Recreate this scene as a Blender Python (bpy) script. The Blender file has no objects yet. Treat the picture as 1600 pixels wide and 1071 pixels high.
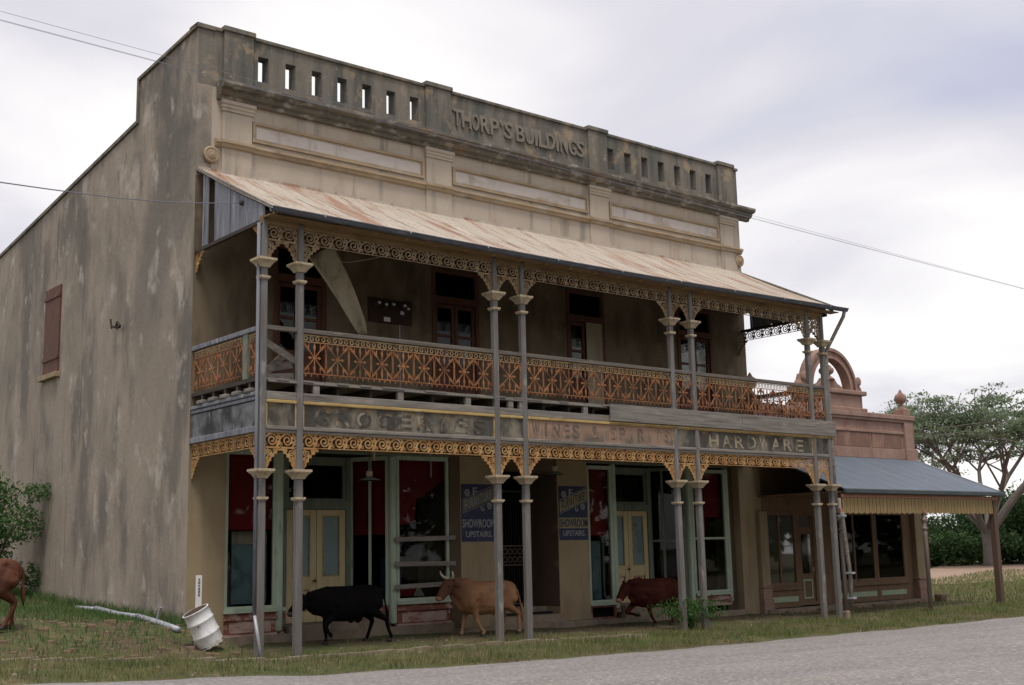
import bpy, bmesh, math, random
import numpy as np
from mathutils import Vector, Matrix, Euler
R = math.radians
rnd = random.Random(7); rng0 = random.Random(21)
C = bpy.context.scene.collection
# ------------------------------------------------------------------ camera, sky, sun, exposure
cam = bpy.data.cameras.new('camera'); co = bpy.data.objects.new('camera', cam); C.objects.link(co)
yaw, pit, rol = 0.6887, 0.1699, -0.0226
fw = Vector((math.sin(yaw)*math.cos(pit), math.cos(yaw)*math.cos(pit), math.sin(pit)))
r0 = Vector((math.cos(yaw), -math.sin(yaw), 0)); u0 = r0.cross(fw)
rt = math.cos(rol)*r0 + math.sin(rol)*u0; up = -math.sin(rol)*r0 + math.cos(rol)*u0
M4 = Matrix((rt, up, -fw)).transposed().to_4x4(); M4.translation = Vector((-10.379, -22.7025, 1.7994))
co.matrix_world = M4
cam.sensor_width = 36; cam.lens = 36*1897.2/1600; cam.clip_end = 3000; cam.clip_start = .1
bpy.context.scene.camera = co

SUN_EL, SUN_AZ = 66, 212          # high, from the front left, behind the overcast
wld = bpy.data.worlds.new('World'); bpy.context.scene.world = wld; wld.use_nodes = True
nt = wld.node_tree; nt.nodes.clear()
def N(t, **kw):
    n = nt.nodes.new(t)
    for k, v in kw.items(): setattr(n, k, v)
    return n
def math_n(tree, op, a, b=None, clamp=False):
    n = tree.nodes.new('ShaderNodeMath'); n.operation = op; n.use_clamp = clamp
    for i, v in enumerate((a, b)):
        if v is None: continue
        if isinstance(v, (int, float)): n.inputs[i].default_value = v
        else: tree.links.new(v, n.inputs[i])
    return n.outputs[0]
sky = N('ShaderNodeTexSky', sky_type='NISHITA', sun_disc=False, sun_elevation=R(SUN_EL), sun_rotation=R(SUN_AZ))
tc = N('ShaderNodeTexCoord'); sx = N('ShaderNodeSeparateXYZ'); nt.links.new(tc.outputs['Generated'], sx.inputs[0])
den = math_n(nt, 'ADD', math_n(nt, 'MAXIMUM', sx.outputs[2], 0), .22)
cv = N('ShaderNodeCombineXYZ')
nt.links.new(math_n(nt, 'DIVIDE', sx.outputs[0], den), cv.inputs[0]); nt.links.new(math_n(nt, 'DIVIDE', sx.outputs[1], den), cv.inputs[1])
n1 = N('ShaderNodeTexNoise'); n1.inputs['Scale'].default_value = 1.55; n1.inputs['Detail'].default_value = 6; n1.inputs['Roughness'].default_value = .43; n1.inputs['Distortion'].default_value = .35
mp = N('ShaderNodeMapping'); mp.inputs['Location'].default_value = (5.3, 1.9, 0); nt.links.new(cv.outputs[0], mp.inputs[0]); nt.links.new(mp.outputs[0], n1.inputs['Vector'])
rp = N('ShaderNodeValToRGB'); e = rp.color_ramp.elements
e[0].position = .33; e[0].color = (3.9, 4.0, 4.9, 1)
e[1].position = .66; e[1].color = (7.3, 7.1, 6.95, 1)
q = rp.color_ramp.elements.new(.50); q.color = (5.35, 5.2, 5.55, 1)
hz = math_n(nt, 'POWER', math_n(nt, 'SUBTRACT', 1.0, math_n(nt, 'MAXIMUM', sx.outputs[2], 0)), 4.5)   # the cloud sheet thins and brightens low down
nt.links.new(math_n(nt, 'ADD', n1.outputs[0], math_n(nt, 'MULTIPLY', hz, .20)), rp.inputs[0])
mx = N('ShaderNodeMix', data_type='RGBA'); mx.inputs[0].default_value = .94
nt.links.new(sky.outputs[0], mx.inputs[6]); nt.links.new(rp.outputs[0], mx.inputs[7])
bg = N('ShaderNodeBackground'); bg.inputs[1].default_value = .1
nt.links.new(mx.outputs[2], bg.inputs[0]); wo = N('ShaderNodeOutputWorld'); nt.links.new(bg.outputs[0], wo.inputs[0])
sl = bpy.data.lights.new('sun', 'SUN'); sl.energy = 1.5; sl.angle = R(16); sl.color = (1, .95, .88)
so = bpy.data.objects.new('sun', sl); C.objects.link(so)
sd = Vector((math.sin(R(SUN_AZ))*math.cos(R(SUN_EL)), math.cos(R(SUN_AZ))*math.cos(R(SUN_EL)), math.sin(R(SUN_EL))))
so.rotation_euler = (-sd).to_track_quat('-Z', 'Y').to_euler()
vs = bpy.context.scene.view_settings; vs.view_transform = 'Standard'; vs.look = 'None'; vs.gamma = 1; vs.exposure = 0.6; vs.use_curve_mapping = False
bpy.context.scene.cycles.max_bounces = 8; bpy.context.scene.cycles.transparent_max_bounces = 16

# ------------------------------------------------------------------ materials
def mat(name, c1, c2=None, sc=(4, 4, 4), rough=.85, bump=.25, bsc=None, bdist=.01, layers=(), metal=0, coord='pos', spec=.3, det=6):
    """two-tone noise base; layers = (colour, (sx,sy,sz), lo, hi, strength, (z0,z1) or None, seed): stains and wear"""
    m = bpy.data.materials.new(name); m.use_nodes = True; t = m.node_tree; t.nodes.clear(); L = t.links.new
    out = t.nodes.new('ShaderNodeOutputMaterial'); p = t.nodes.new('ShaderNodeBsdfPrincipled'); L(p.outputs[0], out.inputs[0])
    p.inputs['Roughness'].default_value = rough; p.inputs['Metallic'].default_value = metal; p.inputs['Specular IOR Level'].default_value = spec
    if coord == 'pos': src = t.nodes.new('ShaderNodeNewGeometry').outputs['Position']
    else:
        tcn = t.nodes.new('ShaderNodeTexCoord'); oi = t.nodes.new('ShaderNodeObjectInfo')
        va = t.nodes.new('ShaderNodeVectorMath'); va.operation = 'ADD'; L(tcn.outputs['Object'], va.inputs[0])
        if coord == 'objr': 
            mu = math_n(t, 'MULTIPLY', oi.outputs['Random'], 37.0); L(mu, va.inputs[1])
        src = va.outputs[0]
    def noise(scale, seed=0, det=det, ro=.6):
        mpn = t.nodes.new('ShaderNodeMapping'); mpn.inputs['Scale'].default_value = scale; mpn.inputs['Location'].default_value = (seed*3.7, seed*1.3, seed*2.1); L(src, mpn.inputs[0])
        n = t.nodes.new('ShaderNodeTexNoise'); n.inputs['Scale'].default_value = 1; n.inputs['Detail'].default_value = det; n.inputs['Roughness'].default_value = ro
        L(mpn.outputs[0], n.inputs['Vector']); return n.outputs[0]
    def ramp(v, lo, hi):
        mr = t.nodes.new('ShaderNodeMapRange'); mr.clamp = True; L(v, mr.inputs[0]); mr.inputs[1].default_value = lo; mr.inputs[2].default_value = hi
        return mr.outputs[0]
    def mix(f, a, b):
        x = t.nodes.new('ShaderNodeMix'); x.data_type = 'RGBA'
        if isinstance(f, float): x.inputs[0].default_value = f
        else: L(f, x.inputs[0])
        for i, v in ((6, a), (7, b)):
            if isinstance(v, tuple): x.inputs[i].default_value = (*v[:3], 1)
            else: L(v, x.inputs[i])
        return x.outputs[2]
    c2 = c2 or tuple(v*.75 for v in c1)
    col = mix(ramp(noise(sc), .3, .7), c1, c2)
    for k, ly in enumerate(layers):
        c, s, lo, hi, st = ly[:5]; zr = ly[5] if len(ly) > 5 else None
        f = math_n(t, 'MULTIPLY', ramp(noise(s, k+1), lo, hi), st)
        if zr:
            sp = t.nodes.new('ShaderNodeSeparateXYZ'); L(src, sp.inputs[0])
            f = math_n(t, 'MULTIPLY', f, ramp(sp.outputs[zr[2] if len(zr) > 2 else 2], zr[0], zr[1]))
        col = mix(f, col, c)
    L(col, p.inputs['Base Color'])
    if bump:
        b = t.nodes.new('ShaderNodeBump'); b.inputs['Strength'].default_value = bump; b.inputs['Distance'].default_value = bdist
        L(noise(bsc or tuple(v*4 for v in sc), 9), b.inputs['Height']); L(b.outputs[0], p.inputs['Normal'])
    return m
def glassmat(name, tint=(.9, .95, .95), ior=1.5, rough=.02, wave=.02):
    m = bpy.data.materials.new(name); m.use_nodes = True; t = m.node_tree; t.nodes.clear(); L = t.links.new
    out = t.nodes.new('ShaderNodeOutputMaterial'); mxs = t.nodes.new('ShaderNodeMixShader'); fr = t.nodes.new('ShaderNodeFresnel'); fr.inputs[0].default_value = ior
    tr = t.nodes.new('ShaderNodeBsdfTransparent'); tr.inputs[0].default_value = (*tint, 1)
    gl = t.nodes.new('ShaderNodeBsdfGlossy'); gl.inputs['Roughness'].default_value = rough
    g = t.nodes.new('ShaderNodeNewGeometry'); n = t.nodes.new('ShaderNodeTexNoise'); n.inputs['Scale'].default_value = 1.6; L(g.outputs['Position'], n.inputs['Vector'])
    b = t.nodes.new('ShaderNodeBump'); b.inputs['Strength'].default_value = .3; b.inputs['Distance'].default_value = wave; L(n.outputs[0], b.inputs['Height']); L(b.outputs[0], gl.inputs['Normal'])
    L(fr.outputs[0], mxs.inputs[0]); L(tr.outputs[0], mxs.inputs[1]); L(gl.outputs[0], mxs.inputs[2]); L(mxs.outputs[0], out.inputs[0])
    return m
GREYSTAIN = (.075, .08, .075)
M = {}
M['render'] = mat('lime_render', (.355, .295, .235), (.285, .238, .19), (.7, .7, .6), layers=[
    (GREYSTAIN, (.9, .9, .30), .52, .66, .6), (GREYSTAIN, (.5, .5, .3), .46, .62, .7, (3, 11)), ((.09, .095, .09), (2.6, 2.6, 1.3), .52, .62, .5, (6, 12)), ((.46, .41, .36), (1.6, 1.6, 1.1), .58, .68, .7),
    ((.05, .058, .055), (2.6, 2.6, .10), .60, .68, .7, (4.2, 6.5, 1)), ((.30, .17, .09), (.8, .8, 1.6), .55, .75, .55, (2.2, .3)), ((.16, .145, .125), (7, 7, 3), .5, .75, .4)], rough=.95, bump=.5, bsc=(14, 14, 10), bdist=.02)
M['front'] = mat('front_render', (.48, .41, .335), (.395, .335, .27), (1.2, 1.2, .8), layers=[
    ((.43, .37, .32), (1.1, 1, 2.2), .5, .68, .5), ((.33, .19, .08), (2, 2, .6), .55, .72, .45), (GREYSTAIN, (3, 3, .3), .55, .7, .5), ((.45, .40, .36), (6, 6, 6), .62, .7, .4)], rough=.95, bump=.35, bsc=(16, 16, 12))
M['parapet'] = mat('parapet_render', (.215, .185, .15), (.155, .145, .125), (1.4, 1.4, 1), layers=[
    ((.065, .07, .065), (3, 3, .35), .42, .62, .7), ((.33, .25, .16), (2.4, 2.4, 1.8), .56, .68, .75), ((.40, .33, .25), (7, 7, 7), .64, .70, .55), ((.08, .11, .05), (1.2, 1.2, 3), .6, .72, .4)], rough=.97, bump=.5, bsc=(16, 16, 14), bdist=.02)
M['relief'] = mat('relief_letter_render', (.225, .195, .158), (.17, .155, .13), (3, 3, 3), layers=[((.10, .10, .09), (6, 6, 2), .55, .68, .5)], rough=.97, bump=.3)
M['cornice'] = mat('cornice_render', (.17, .15, .12), (.11, .105, .09), (2, 2, 2), layers=[((.36, .34, .30), (2.6, 4, 5), .53, .62, .75), ((.24, .16, .09), (1.5, 3, 3), .5, .68, .6), ((.04, .045, .04), (3, 3, 1), .5, .7, .6)], rough=.97, bump=.5)
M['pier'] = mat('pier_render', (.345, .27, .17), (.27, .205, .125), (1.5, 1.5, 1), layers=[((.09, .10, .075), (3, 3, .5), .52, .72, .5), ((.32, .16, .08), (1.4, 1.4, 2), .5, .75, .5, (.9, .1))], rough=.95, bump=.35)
M['underv'] = mat('shaded_ochre_render', (.21, .165, .11), (.15, .115, .075), (1.2, 1.2, .8), layers=[((.06, .045, .03), (2.2, 2.2, .6), .48, .68, .65), ((.23, .19, .125), (1.6, 1.6, 1.6), .56, .7, .6), ((.05, .035, .025), (1, 1, 1), .45, .65, .6, (6.9, 8.3))], rough=.95, bump=.3)  # ochre render with the verandah's shade put into its colour, deepest near the roof
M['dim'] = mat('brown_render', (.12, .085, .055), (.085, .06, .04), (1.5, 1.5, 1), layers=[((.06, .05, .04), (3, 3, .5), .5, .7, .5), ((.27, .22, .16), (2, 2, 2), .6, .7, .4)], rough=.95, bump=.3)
M['wood'] = mat('weathered_wood', (.26, .25, .25), (.15, .14, .135), (9, 9, .9), layers=[((.075, .065, .055), (20, 20, .8), .55, .68, .7), ((.40, .38, .36), (5, 5, 2), .6, .72, .6), ((.24, .13, .06), (3, 3, 1.5), .6, .75, .5)], rough=.9, bump=.45, bsc=(40, 40, 3), bdist=.006)
M['bwood'] = mat('weathered_boards', (.25, .23, .205), (.15, .135, .12), (1.1, 9, 12), layers=[((.06, .05, .042), (.8, 14, 22), .53, .66, .7), ((.36, .32, .27), (1.4, 6, 6), .58, .7, .55), ((.27, .15, .065), (.6, 4, 10), .58, .74, .55)], rough=.9, bump=.45, bsc=(3, 40, 40), bdist=.006)
M['railw'] = mat('weathered_rail', (.17, .15, .13), (.105, .09, .075), (1.1, 9, 12), layers=[((.06, .05, .042), (.8, 14, 22), .5, .66, .7), ((.28, .24, .20), (1.4, 6, 6), .58, .7, .5)], rough=.9, bump=.4)
M['post'] = mat('painted_post', (.185, .18, .178), (.115, .108, .10), (7, 7, .8), layers=[((.13, .10, .075), (14, 14, .7), .54, .66, .75), ((.33, .31, .28), (6, 6, 2), .58, .7, .6), ((.17, .12, .075), (4, 4, 1.5), .45, .7, .7, (1.6, .1))], rough=.85, bump=.4, bsc=(40, 40, 3), bdist=.005)
M['cap'] = mat('cream_moulding', (.50, .42, .30), (.36, .28, .18), (6, 6, 6), layers=[((.18, .12, .07), (9, 9, 5), .55, .7, .7)], rough=.85, bump=.3)
M['lace'] = mat('rusted_ochre_lace', (.46, .29, .12), (.36, .18, .065), (3, 3, 5), layers=[((.22, .085, .03), (5, 5, 5), .5, .66, .7), ((.60, .47, .28), (7, 7, 7), .57, .68, .75)], rough=.9, bump=.3)
M['lace2'] = mat('faded_cream_lace', (.33, .25, .15), (.22, .15, .085), (3, 3, 5), layers=[((.15, .065, .03), (5, 5, 5), .5, .66, .6), ((.44, .37, .26), (7, 7, 7), .57, .68, .6)], rough=.9, bump=.3)
M['rust'] = mat('rusty_iron', (.34, .145, .06), (.21, .085, .038), (4, 4, 3), layers=[((.37, .19, .085), (6, 6, 5), .53, .66, .8), ((.08, .045, .03), (3, 3, 2.4), .50, .64, .75), ((.46, .35, .19), (9, 9, 9), .36, .5, .8, (5.72, 5.80))], rough=.92, bump=.3)
M['ochrem'] = mat('ochre_stained_moulding', (.40, .31, .21), (.31, .23, .15), (1.5, 3, 3), layers=[((.42, .37, .31), (2, 4, 4), .52, .66, .7), ((.12, .10, .075), (1.2, 3, 3), .55, .7, .6)], rough=.95, bump=.3)
M['field'] = mat('grey_panel_render', (.53, .48, .44), (.45, .405, .37), (1.1, 1, 2), layers=[((.27, .19, .11), (1.2, 1, 2.4), .56, .68, .5), ((.13, .12, .11), (2.5, 2, .5), .55, .7, .5)], rough=.95, bump=.3)
M['ochre'] = mat('ochre_moulding', (.46, .34, .14), (.33, .21, .08), (2, 8, 8), layers=[((.15, .09, .04), (4, 9, 9), .55, .7, .7), ((.50, .46, .34), (3, 5, 5), .58, .68, .5)], rough=.9, bump=.2)
M['sign'] = mat('worn_black_sign', (.045, .042, .036), (.085, .08, .068), (1.5, 6, 3), layers=[((.27, .235, .175), (1.6, 5, .9), .50, .64, .75), ((.33, .21, .10), (2.2, 5, 6), .52, .68, .7, (4.36, 4.55)), ((.31, .28, .23), (8, 8, 1.1), .55, .68, .65, (4.3, 4.16))], rough=.9, bump=.3)
M['signpink'] = mat('worn_pink_sign', (.36, .22, .15), (.24, .17, .13), (1.5, 6, 3), layers=[((.09, .08, .065), (1.6, 5, .9), .46, .62, .8, (4.5, 4.2)), ((.28, .25, .20), (8, 8, 1.1), .55, .68, .6)], rough=.9, bump=.3)
M['signtext'] = mat('faded_letter_paint', (.29, .255, .185), (.20, .175, .135), (5, 5, 3), layers=[((.055, .05, .042), (5, 5, 2.2), .41, .53, .95), ((.30, .20, .10), (5, 5, 5), .55, .66, .6)], rough=.9, bump=.1)
M['signtext3'] = mat('cream_letter_paint', (.35, .30, .205), (.24, .205, .145), (5, 5, 3), layers=[((.07, .06, .05), (6, 6, 2.5), .47, .60, .9), ((.30, .19, .09), (5, 5, 5), .55, .66, .5)], rough=.9, bump=.1)
M['signtext2'] = mat('faded_dark_letter_paint', (.10, .085, .07), (.16, .125, .10), (5, 5, 3), layers=[((.34, .21, .15), (6, 6, 3), .47, .58, .9)], rough=.9, bump=.1)
M['iron'] = mat('painted_roof_iron', (.46, .405, .335), (.40, .345, .28), (1.5, 1.5, 1.5), layers=[((.28, .14, .085), (2.2, .25, .25), .53, .64, .8), ((.22, .08, .045), (6, .6, .6), .57, .66, .75), ((.56, .50, .45), (3, .6, .6), .58, .7, .6), ((.30, .16, .11), (14, 6, 6), .60, .72, .5)], rough=.75, bump=.1, spec=.3)
M['soffit'] = mat('soffit_timber', (.30, .20, .10), (.21, .14, .075), (1.2, 6, 6), layers=[((.08, .055, .035), (2, 8, 8), .5, .68, .6)], rough=.9, bump=.2)
M['gutter'] = mat('blue_grey_gutter', (.115, .125, .15), (.075, .08, .095), (3, 8, 8), layers=[((.25, .24, .25), (2, 8, 8), .57, .7, .6), ((.16, .08, .045), (4, 4, 4), .58, .7, .6)], rough=.6, bump=.15)
M['bluewood'] = mat('blue_grey_boards', (.235, .245, .275), (.14, .148, .172), (8, 8, .7), layers=[((.07, .075, .09), (16, 16, .9), .53, .66, .7), ((.40, .41, .44), (7, 7, 1.2), .57, .69, .6)], rough=.9, bump=.4, bsc=(40, 40, 3), bdist=.006)
M['sideb'] = mat('stained_grey_board', (.22, .225, .235), (.13, .13, .135), (6, 3, 6), layers=[((.03, .03, .03), (2, 1.6, 1.2), .46, .60, .9), ((.34, .33, .32), (6, 5, 2), .58, .68, .6)], rough=.9, bump=.4)
M['dark'] = mat('dark_timber', (.07, .055, .045), (.045, .036, .03), (3, 3, 3), rough=.9)
M['redwood'] = mat('red_brown_joinery', (.13, .055, .035), (.09, .038, .025), (8, 8, 1.5), layers=[((.26, .14, .085), (9, 9, 2), .58, .7, .5)], rough=.7, bump=.2)
M['green'] = mat('pale_green_joinery', (.40, .47, .36), (.31, .375, .28), (6, 6, 1.5), layers=[((.20, .20, .15), (10, 10, 2), .56, .68, .6), ((.50, .52, .44), (7, 7, 3), .58, .7, .5)], rough=.65, bump=.2)
M['dgreen'] = mat('grey_green_joinery', (.19, .22, .17), (.13, .15, .12), (6, 6, 1.5), layers=[((.08, .075, .06), (9, 9, 2), .55, .68, .6)], rough=.7, bump=.2)
M['cream'] = mat('cream_door', (.60, .49, .28), (.52, .41, .23), (5, 5, 1.2), layers=[((.30, .22, .12), (8, 8, 2), .58, .7, .5)], rough=.6, bump=.15)
M['stall'] = mat('worn_red_plinth', (.24, .085, .06), (.17, .06, .045), (5, 5, 5), layers=[((.44, .33, .28), (3, 3, 6), .5, .62, .8), ((.08, .05, .04), (6, 6, 8), .55, .68, .6)], rough=.85, bump=.3)
M['pinkrail'] = mat('worn_pink_paint', (.46, .33, .29), (.36, .24, .20), (5, 5, 5), layers=[((.20, .07, .05), (4, 4, 9), .52, .64, .75)], rough=.85, bump=.2)
M['redblind'] = mat('red_blind', (.20, .010, .012), (.165, .009, .011), (2, 2, .8), layers=[((.17, .009, .010), (4, 4, .7), .55, .75, .4)], rough=.9, bump=.1)
M['black'] = mat('near_black_interior', (.02, .016, .014), (.012, .01, .009), (2, 2, 2), rough=.95, bump=0)  # one near-black tone for all room surfaces behind the openings
M['teal'] = mat('pale_teal_reflection', (.20, .30, .30), (.13, .19, .20), (2, 2, 1), layers=[((.06, .08, .085), (3, 3, 3), .5, .65, .7)], rough=.8)  # reflected sky and trees in the shop glass, painted as a teal tone
M['frost'] = mat('frosted_glass', (.22, .30, .30), (.16, .23, .235), (3, 3, 2), layers=[((.11, .15, .15), (30, 30, 30), .5, .6, .5)], rough=.25, bump=.2, bsc=(60, 60, 60), spec=.5)
M['glass'] = glassmat('shop_glass', (.86, .88, .88), 1.24, .02, .0025); M['oldglass'] = glassmat('dusty_window_glass', (.55, .57, .55), 1.33, .05, .004)
M['blue'] = mat('poster_blue', (.035, .04, .095), (.024, .027, .066), (3, 3, 3), layers=[((.02, .02, .05), (3, 3, 2), .45, .65, .7, (2.7, 3.2)), ((.13, .14, .24), (12, 12, 12), .6, .68, .5)], rough=.6, bump=.05)
M['postertext'] = mat('poster_lettering', (.33, .34, .335), (.23, .235, .23), (8, 8, 8), layers=[((.10, .10, .16), (14, 14, 14), .58, .66, .7)], rough=.7, bump=0)
M['band'] = mat('poster_band', (.17, .155, .12), (.13, .12, .10), (6, 6, 6), layers=[((.05, .05, .11), (12, 12, 12), .58, .68, .6)], rough=.7, bump=0)
M['bandy'] = mat('poster_band_yellowed', (.33, .29, .16), (.26, .23, .13), (6, 6, 6), layers=[((.08, .08, .14), (12, 12, 12), .58, .68, .6)], rough=.7, bump=0)
M['gatem'] = mat('dark_iron', (.055, .045, .04), (.035, .03, .028), (6, 6, 6), rough=.7)
M['gatel'] = mat('worn_gate_iron', (.14, .12, .10), (.09, .075, .065), (6, 6, 6), rough=.7)
M['conc'] = mat('old_concrete', (.30, .24, .18), (.22, .175, .13), (2.5, 2.5, 2.5), layers=[((.12, .085, .055), (3, 3, 3), .5, .68, .6)], rough=.95, bump=.4)
M['stone'] = mat('rubble_stone', (.26, .18, .12), (.17, .115, .08), (3, 3, 3), layers=[((.09, .06, .045), (5, 5, 5), .5, .65, .7)], rough=.95, bump=.5, coord='objr')
M['meter'] = mat('meter_board', (.055, .03, .022), (.04, .022, .018), (3, 3, 3), rough=.8)
M['white'] = mat('white_paint', (.74, .73, .70), (.66, .65, .62), (5, 5, 5), layers=[((.38, .30, .22), (7, 7, 7), .62, .72, .5)], rough=.5, bump=.1)
M['drum'] = mat('white_drum_paint', (.76, .76, .76), (.70, .70, .70), (3, 3, 3), layers=[((.30, .18, .10), (5, 5, 4), .57, .66, .8), ((.50, .47, .43), (7, 7, 2), .5, .7, .6), ((.25, .19, .12), (6, 6, 6), .45, .6, .7, (.12, .0))], rough=.6, bump=.08, coord='obj')
M['drumin'] = mat('rusted_drum_inside', (.09, .05, .03), (.05, .03, .02), (8, 8, 8), rough=.9)
M['galv'] = mat('galvanised_pipe', (.42, .43, .47), (.31, .32, .35), (6, 6, 6), layers=[((.20, .12, .08), (8, 8, 8), .58, .7, .6)], rough=.5, bump=.1, metal=.2)
M['ply'] = mat('stained_ceiling_board', (.43, .38, .28), (.33, .285, .20), (2, 2, .8), layers=[((.19, .15, .09), (7, 7, .5), .53, .68, .65)], rough=.9, bump=.2)
M['pink'] = mat('pink_render', (.35, .225, .18), (.26, .165, .132), (1.6, 1.6, 1.2), layers=[((.20, .09, .065), (3, 3, .6), .52, .68, .6), ((.42, .29, .23), (4, 4, 4), .58, .7, .5), ((.12, .10, .07), (2.5, 2.5, .8), .58, .72, .6, (5.3, 6.1))], rough=.93, bump=.4)
M['pinkdark'] = mat('pebbled_render', (.25, .14, .105), (.16, .10, .08), (9, 9, 3), layers=[((.37, .22, .165), (2, 2, .5), .55, .65, .6)], rough=.97, bump=.7, bsc=(40, 40, 40))
M['bluroof'] = mat('slate_blue_roof', (.125, .15, .185), (.105, .125, .155), (2, 2, 2), layers=[((.19, .21, .24), (4, .4, .4), .55, .7, .4)], rough=.65, bump=.05)
M['dkgut'] = mat('dark_green_gutter', (.06, .075, .08), (.045, .055, .06), (3, 3, 3), rough=.6)
M['val'] = mat('yellow_valance', (.31, .225, .105), (.235, .168, .078), (12, 12, 1.2), layers=[((.17, .10, .035), (25, 25, 1), .55, .68, .6)], rough=.8, bump=.1)
M['trim'] = mat('dusty_pink_trim', (.36, .185, .13), (.28, .14, .10), (4, 4, 4), rough=.8, bump=.1)
M['pinkpost'] = mat('grey_verandah_post', (.26, .21, .18), (.20, .155, .135), (6, 6, 1), rough=.8, bump=.15)
M['brownj'] = mat('brown_shop_joinery', (.21, .13, .075), (.15, .09, .052), (6, 6, 1.5), layers=[((.09, .055, .035), (9, 9, 2), .55, .68, .5)], rough=.75, bump=.15)
M['mint'] = mat('mint_panel', (.38, .46, .31), (.30, .37, .25), (4, 4, 4), rough=.7, bump=.1)
M['wire'] = mat('wire_metal', (.22, .22, .27), (.18, .18, .22), (1, 1, 1), rough=.7, bump=0)
M['asphalt'] = mat('chip_seal_road', (.28, .255, .243), (.215, .198, .19), (.5, 1.4, 1), layers=[((.17, .155, .15), (.06, .8, 1), .48, .66, .55), ((.20, .18, .165), (.9, 1.6, 1), .54, .68, .5), ((.46, .43, .41), (13, 13, 13), .52, .64, .8), ((.10, .095, .09), (17, 17, 17), .54, .66, .75), ((.33, .25, .18), (.4, .7, 1), .58, .72, .35)], rough=.95, bump=.6, bsc=(45, 45, 45), bdist=.02)
M['soil'] = mat('trodden_soil', (.125, .09, .055), (.085, .06, .036), (.8, .8, .8), layers=[((.075, .09, .03), (.55, .55, .55), .42, .56, .85), ((.20, .15, .085), (1.4, 1.4, 1.4), .52, .66, .6), ((.05, .035, .022), (4, 4, 4), .55, .68, .6), ((.25, .21, .16), (16, 16, 16), .64, .70, .6)], rough=1, bump=.8, bsc=(7, 7, 7), bdist=.05)
M['dirt'] = mat('pale_dirt_track', (.34, .24, .18), (.28, .19, .14), (.3, .3, .3), layers=[((.20, .17, .09), (.5, .5, .5), .55, .68, .6)], rough=1, bump=.3)
M['grassm'] = mat('verge_grass', (.125, .165, .05), (.22, .20, .09), (.55, .55, .3), layers=[((.07, .115, .03), (.8, .8, .3), .50, .60, .75), ((.36, .29, .16), (1.7, 1.7, .4), .57, .67, .7)], rough=.9, bump=0)
M['yardg'] = mat('yard_grass', (.065, .13, .04), (.105, .155, .05), (.8, .8, .3), layers=[((.14, .13, .055), (1.3, 1.3, .4), .56, .68, .6)], rough=.9, bump=0)
M['leafA'] = mat('bush_leaves', (.03, .08, .018), (.05, .115, .028), (1.5, 1.5, 1.5), layers=[((.09, .17, .05), (4, 4, 4), .55, .66, .6)], rough=.65, bump=0, spec=.3)
M['leafB'] = mat('hedge_leaves', (.05, .10, .035), (.08, .14, .05), (.5, .5, .5), layers=[((.07, .12, .035), (.9, .9, .9), .54, .66, .6)], rough=.75, bump=0)
M['leafC'] = mat('canopy_leaves', (.145, .19, .13), (.185, .225, .15), (.5, .5, .5), layers=[((.17, .20, .09), (.8, .8, .8), .55, .66, .5), ((.06, .095, .06), (1.1, 1.1, 1.1), .55, .66, .5)], rough=.75, bump=0)
M['bark'] = mat('pale_bark', (.20, .17, .15), (.13, .11, .10), (1.5, 1.5, .5), layers=[((.11, .09, .075), (4, 4, 1), .55, .68, .6)], rough=.95, bump=.4, bsc=(6, 6, 2))
M['dbark'] = mat('brown_bark', (.12, .075, .055), (.085, .055, .042), (2, 2, .5), rough=.95, bump=.5, bsc=(8, 8, 2))

def translucent(m, c, f):
    t = m.node_tree; o = next(n for n in t.nodes if n.type == 'OUTPUT_MATERIAL'); p = next(n for n in t.nodes if n.type == 'BSDF_PRINCIPLED')
    tl = t.nodes.new('ShaderNodeBsdfTranslucent'); tl.inputs[0].default_value = (*c, 1); mxs = t.nodes.new('ShaderNodeMixShader'); mxs.inputs[0].default_value = f
    t.links.new(p.outputs[0], mxs.inputs[1]); t.links.new(tl.outputs[0], mxs.inputs[2]); t.links.new(mxs.outputs[0], o.inputs[0])
translucent(M['leafA'], (.10, .22, .04), .3); translucent(M['leafB'], (.08, .16, .05), .25); translucent(M['leafC'], (.22, .29, .16), .4); translucent(M['grassm'], (.20, .24, .08), .25); translucent(M['yardg'], (.11, .20, .05), .25)
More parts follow.
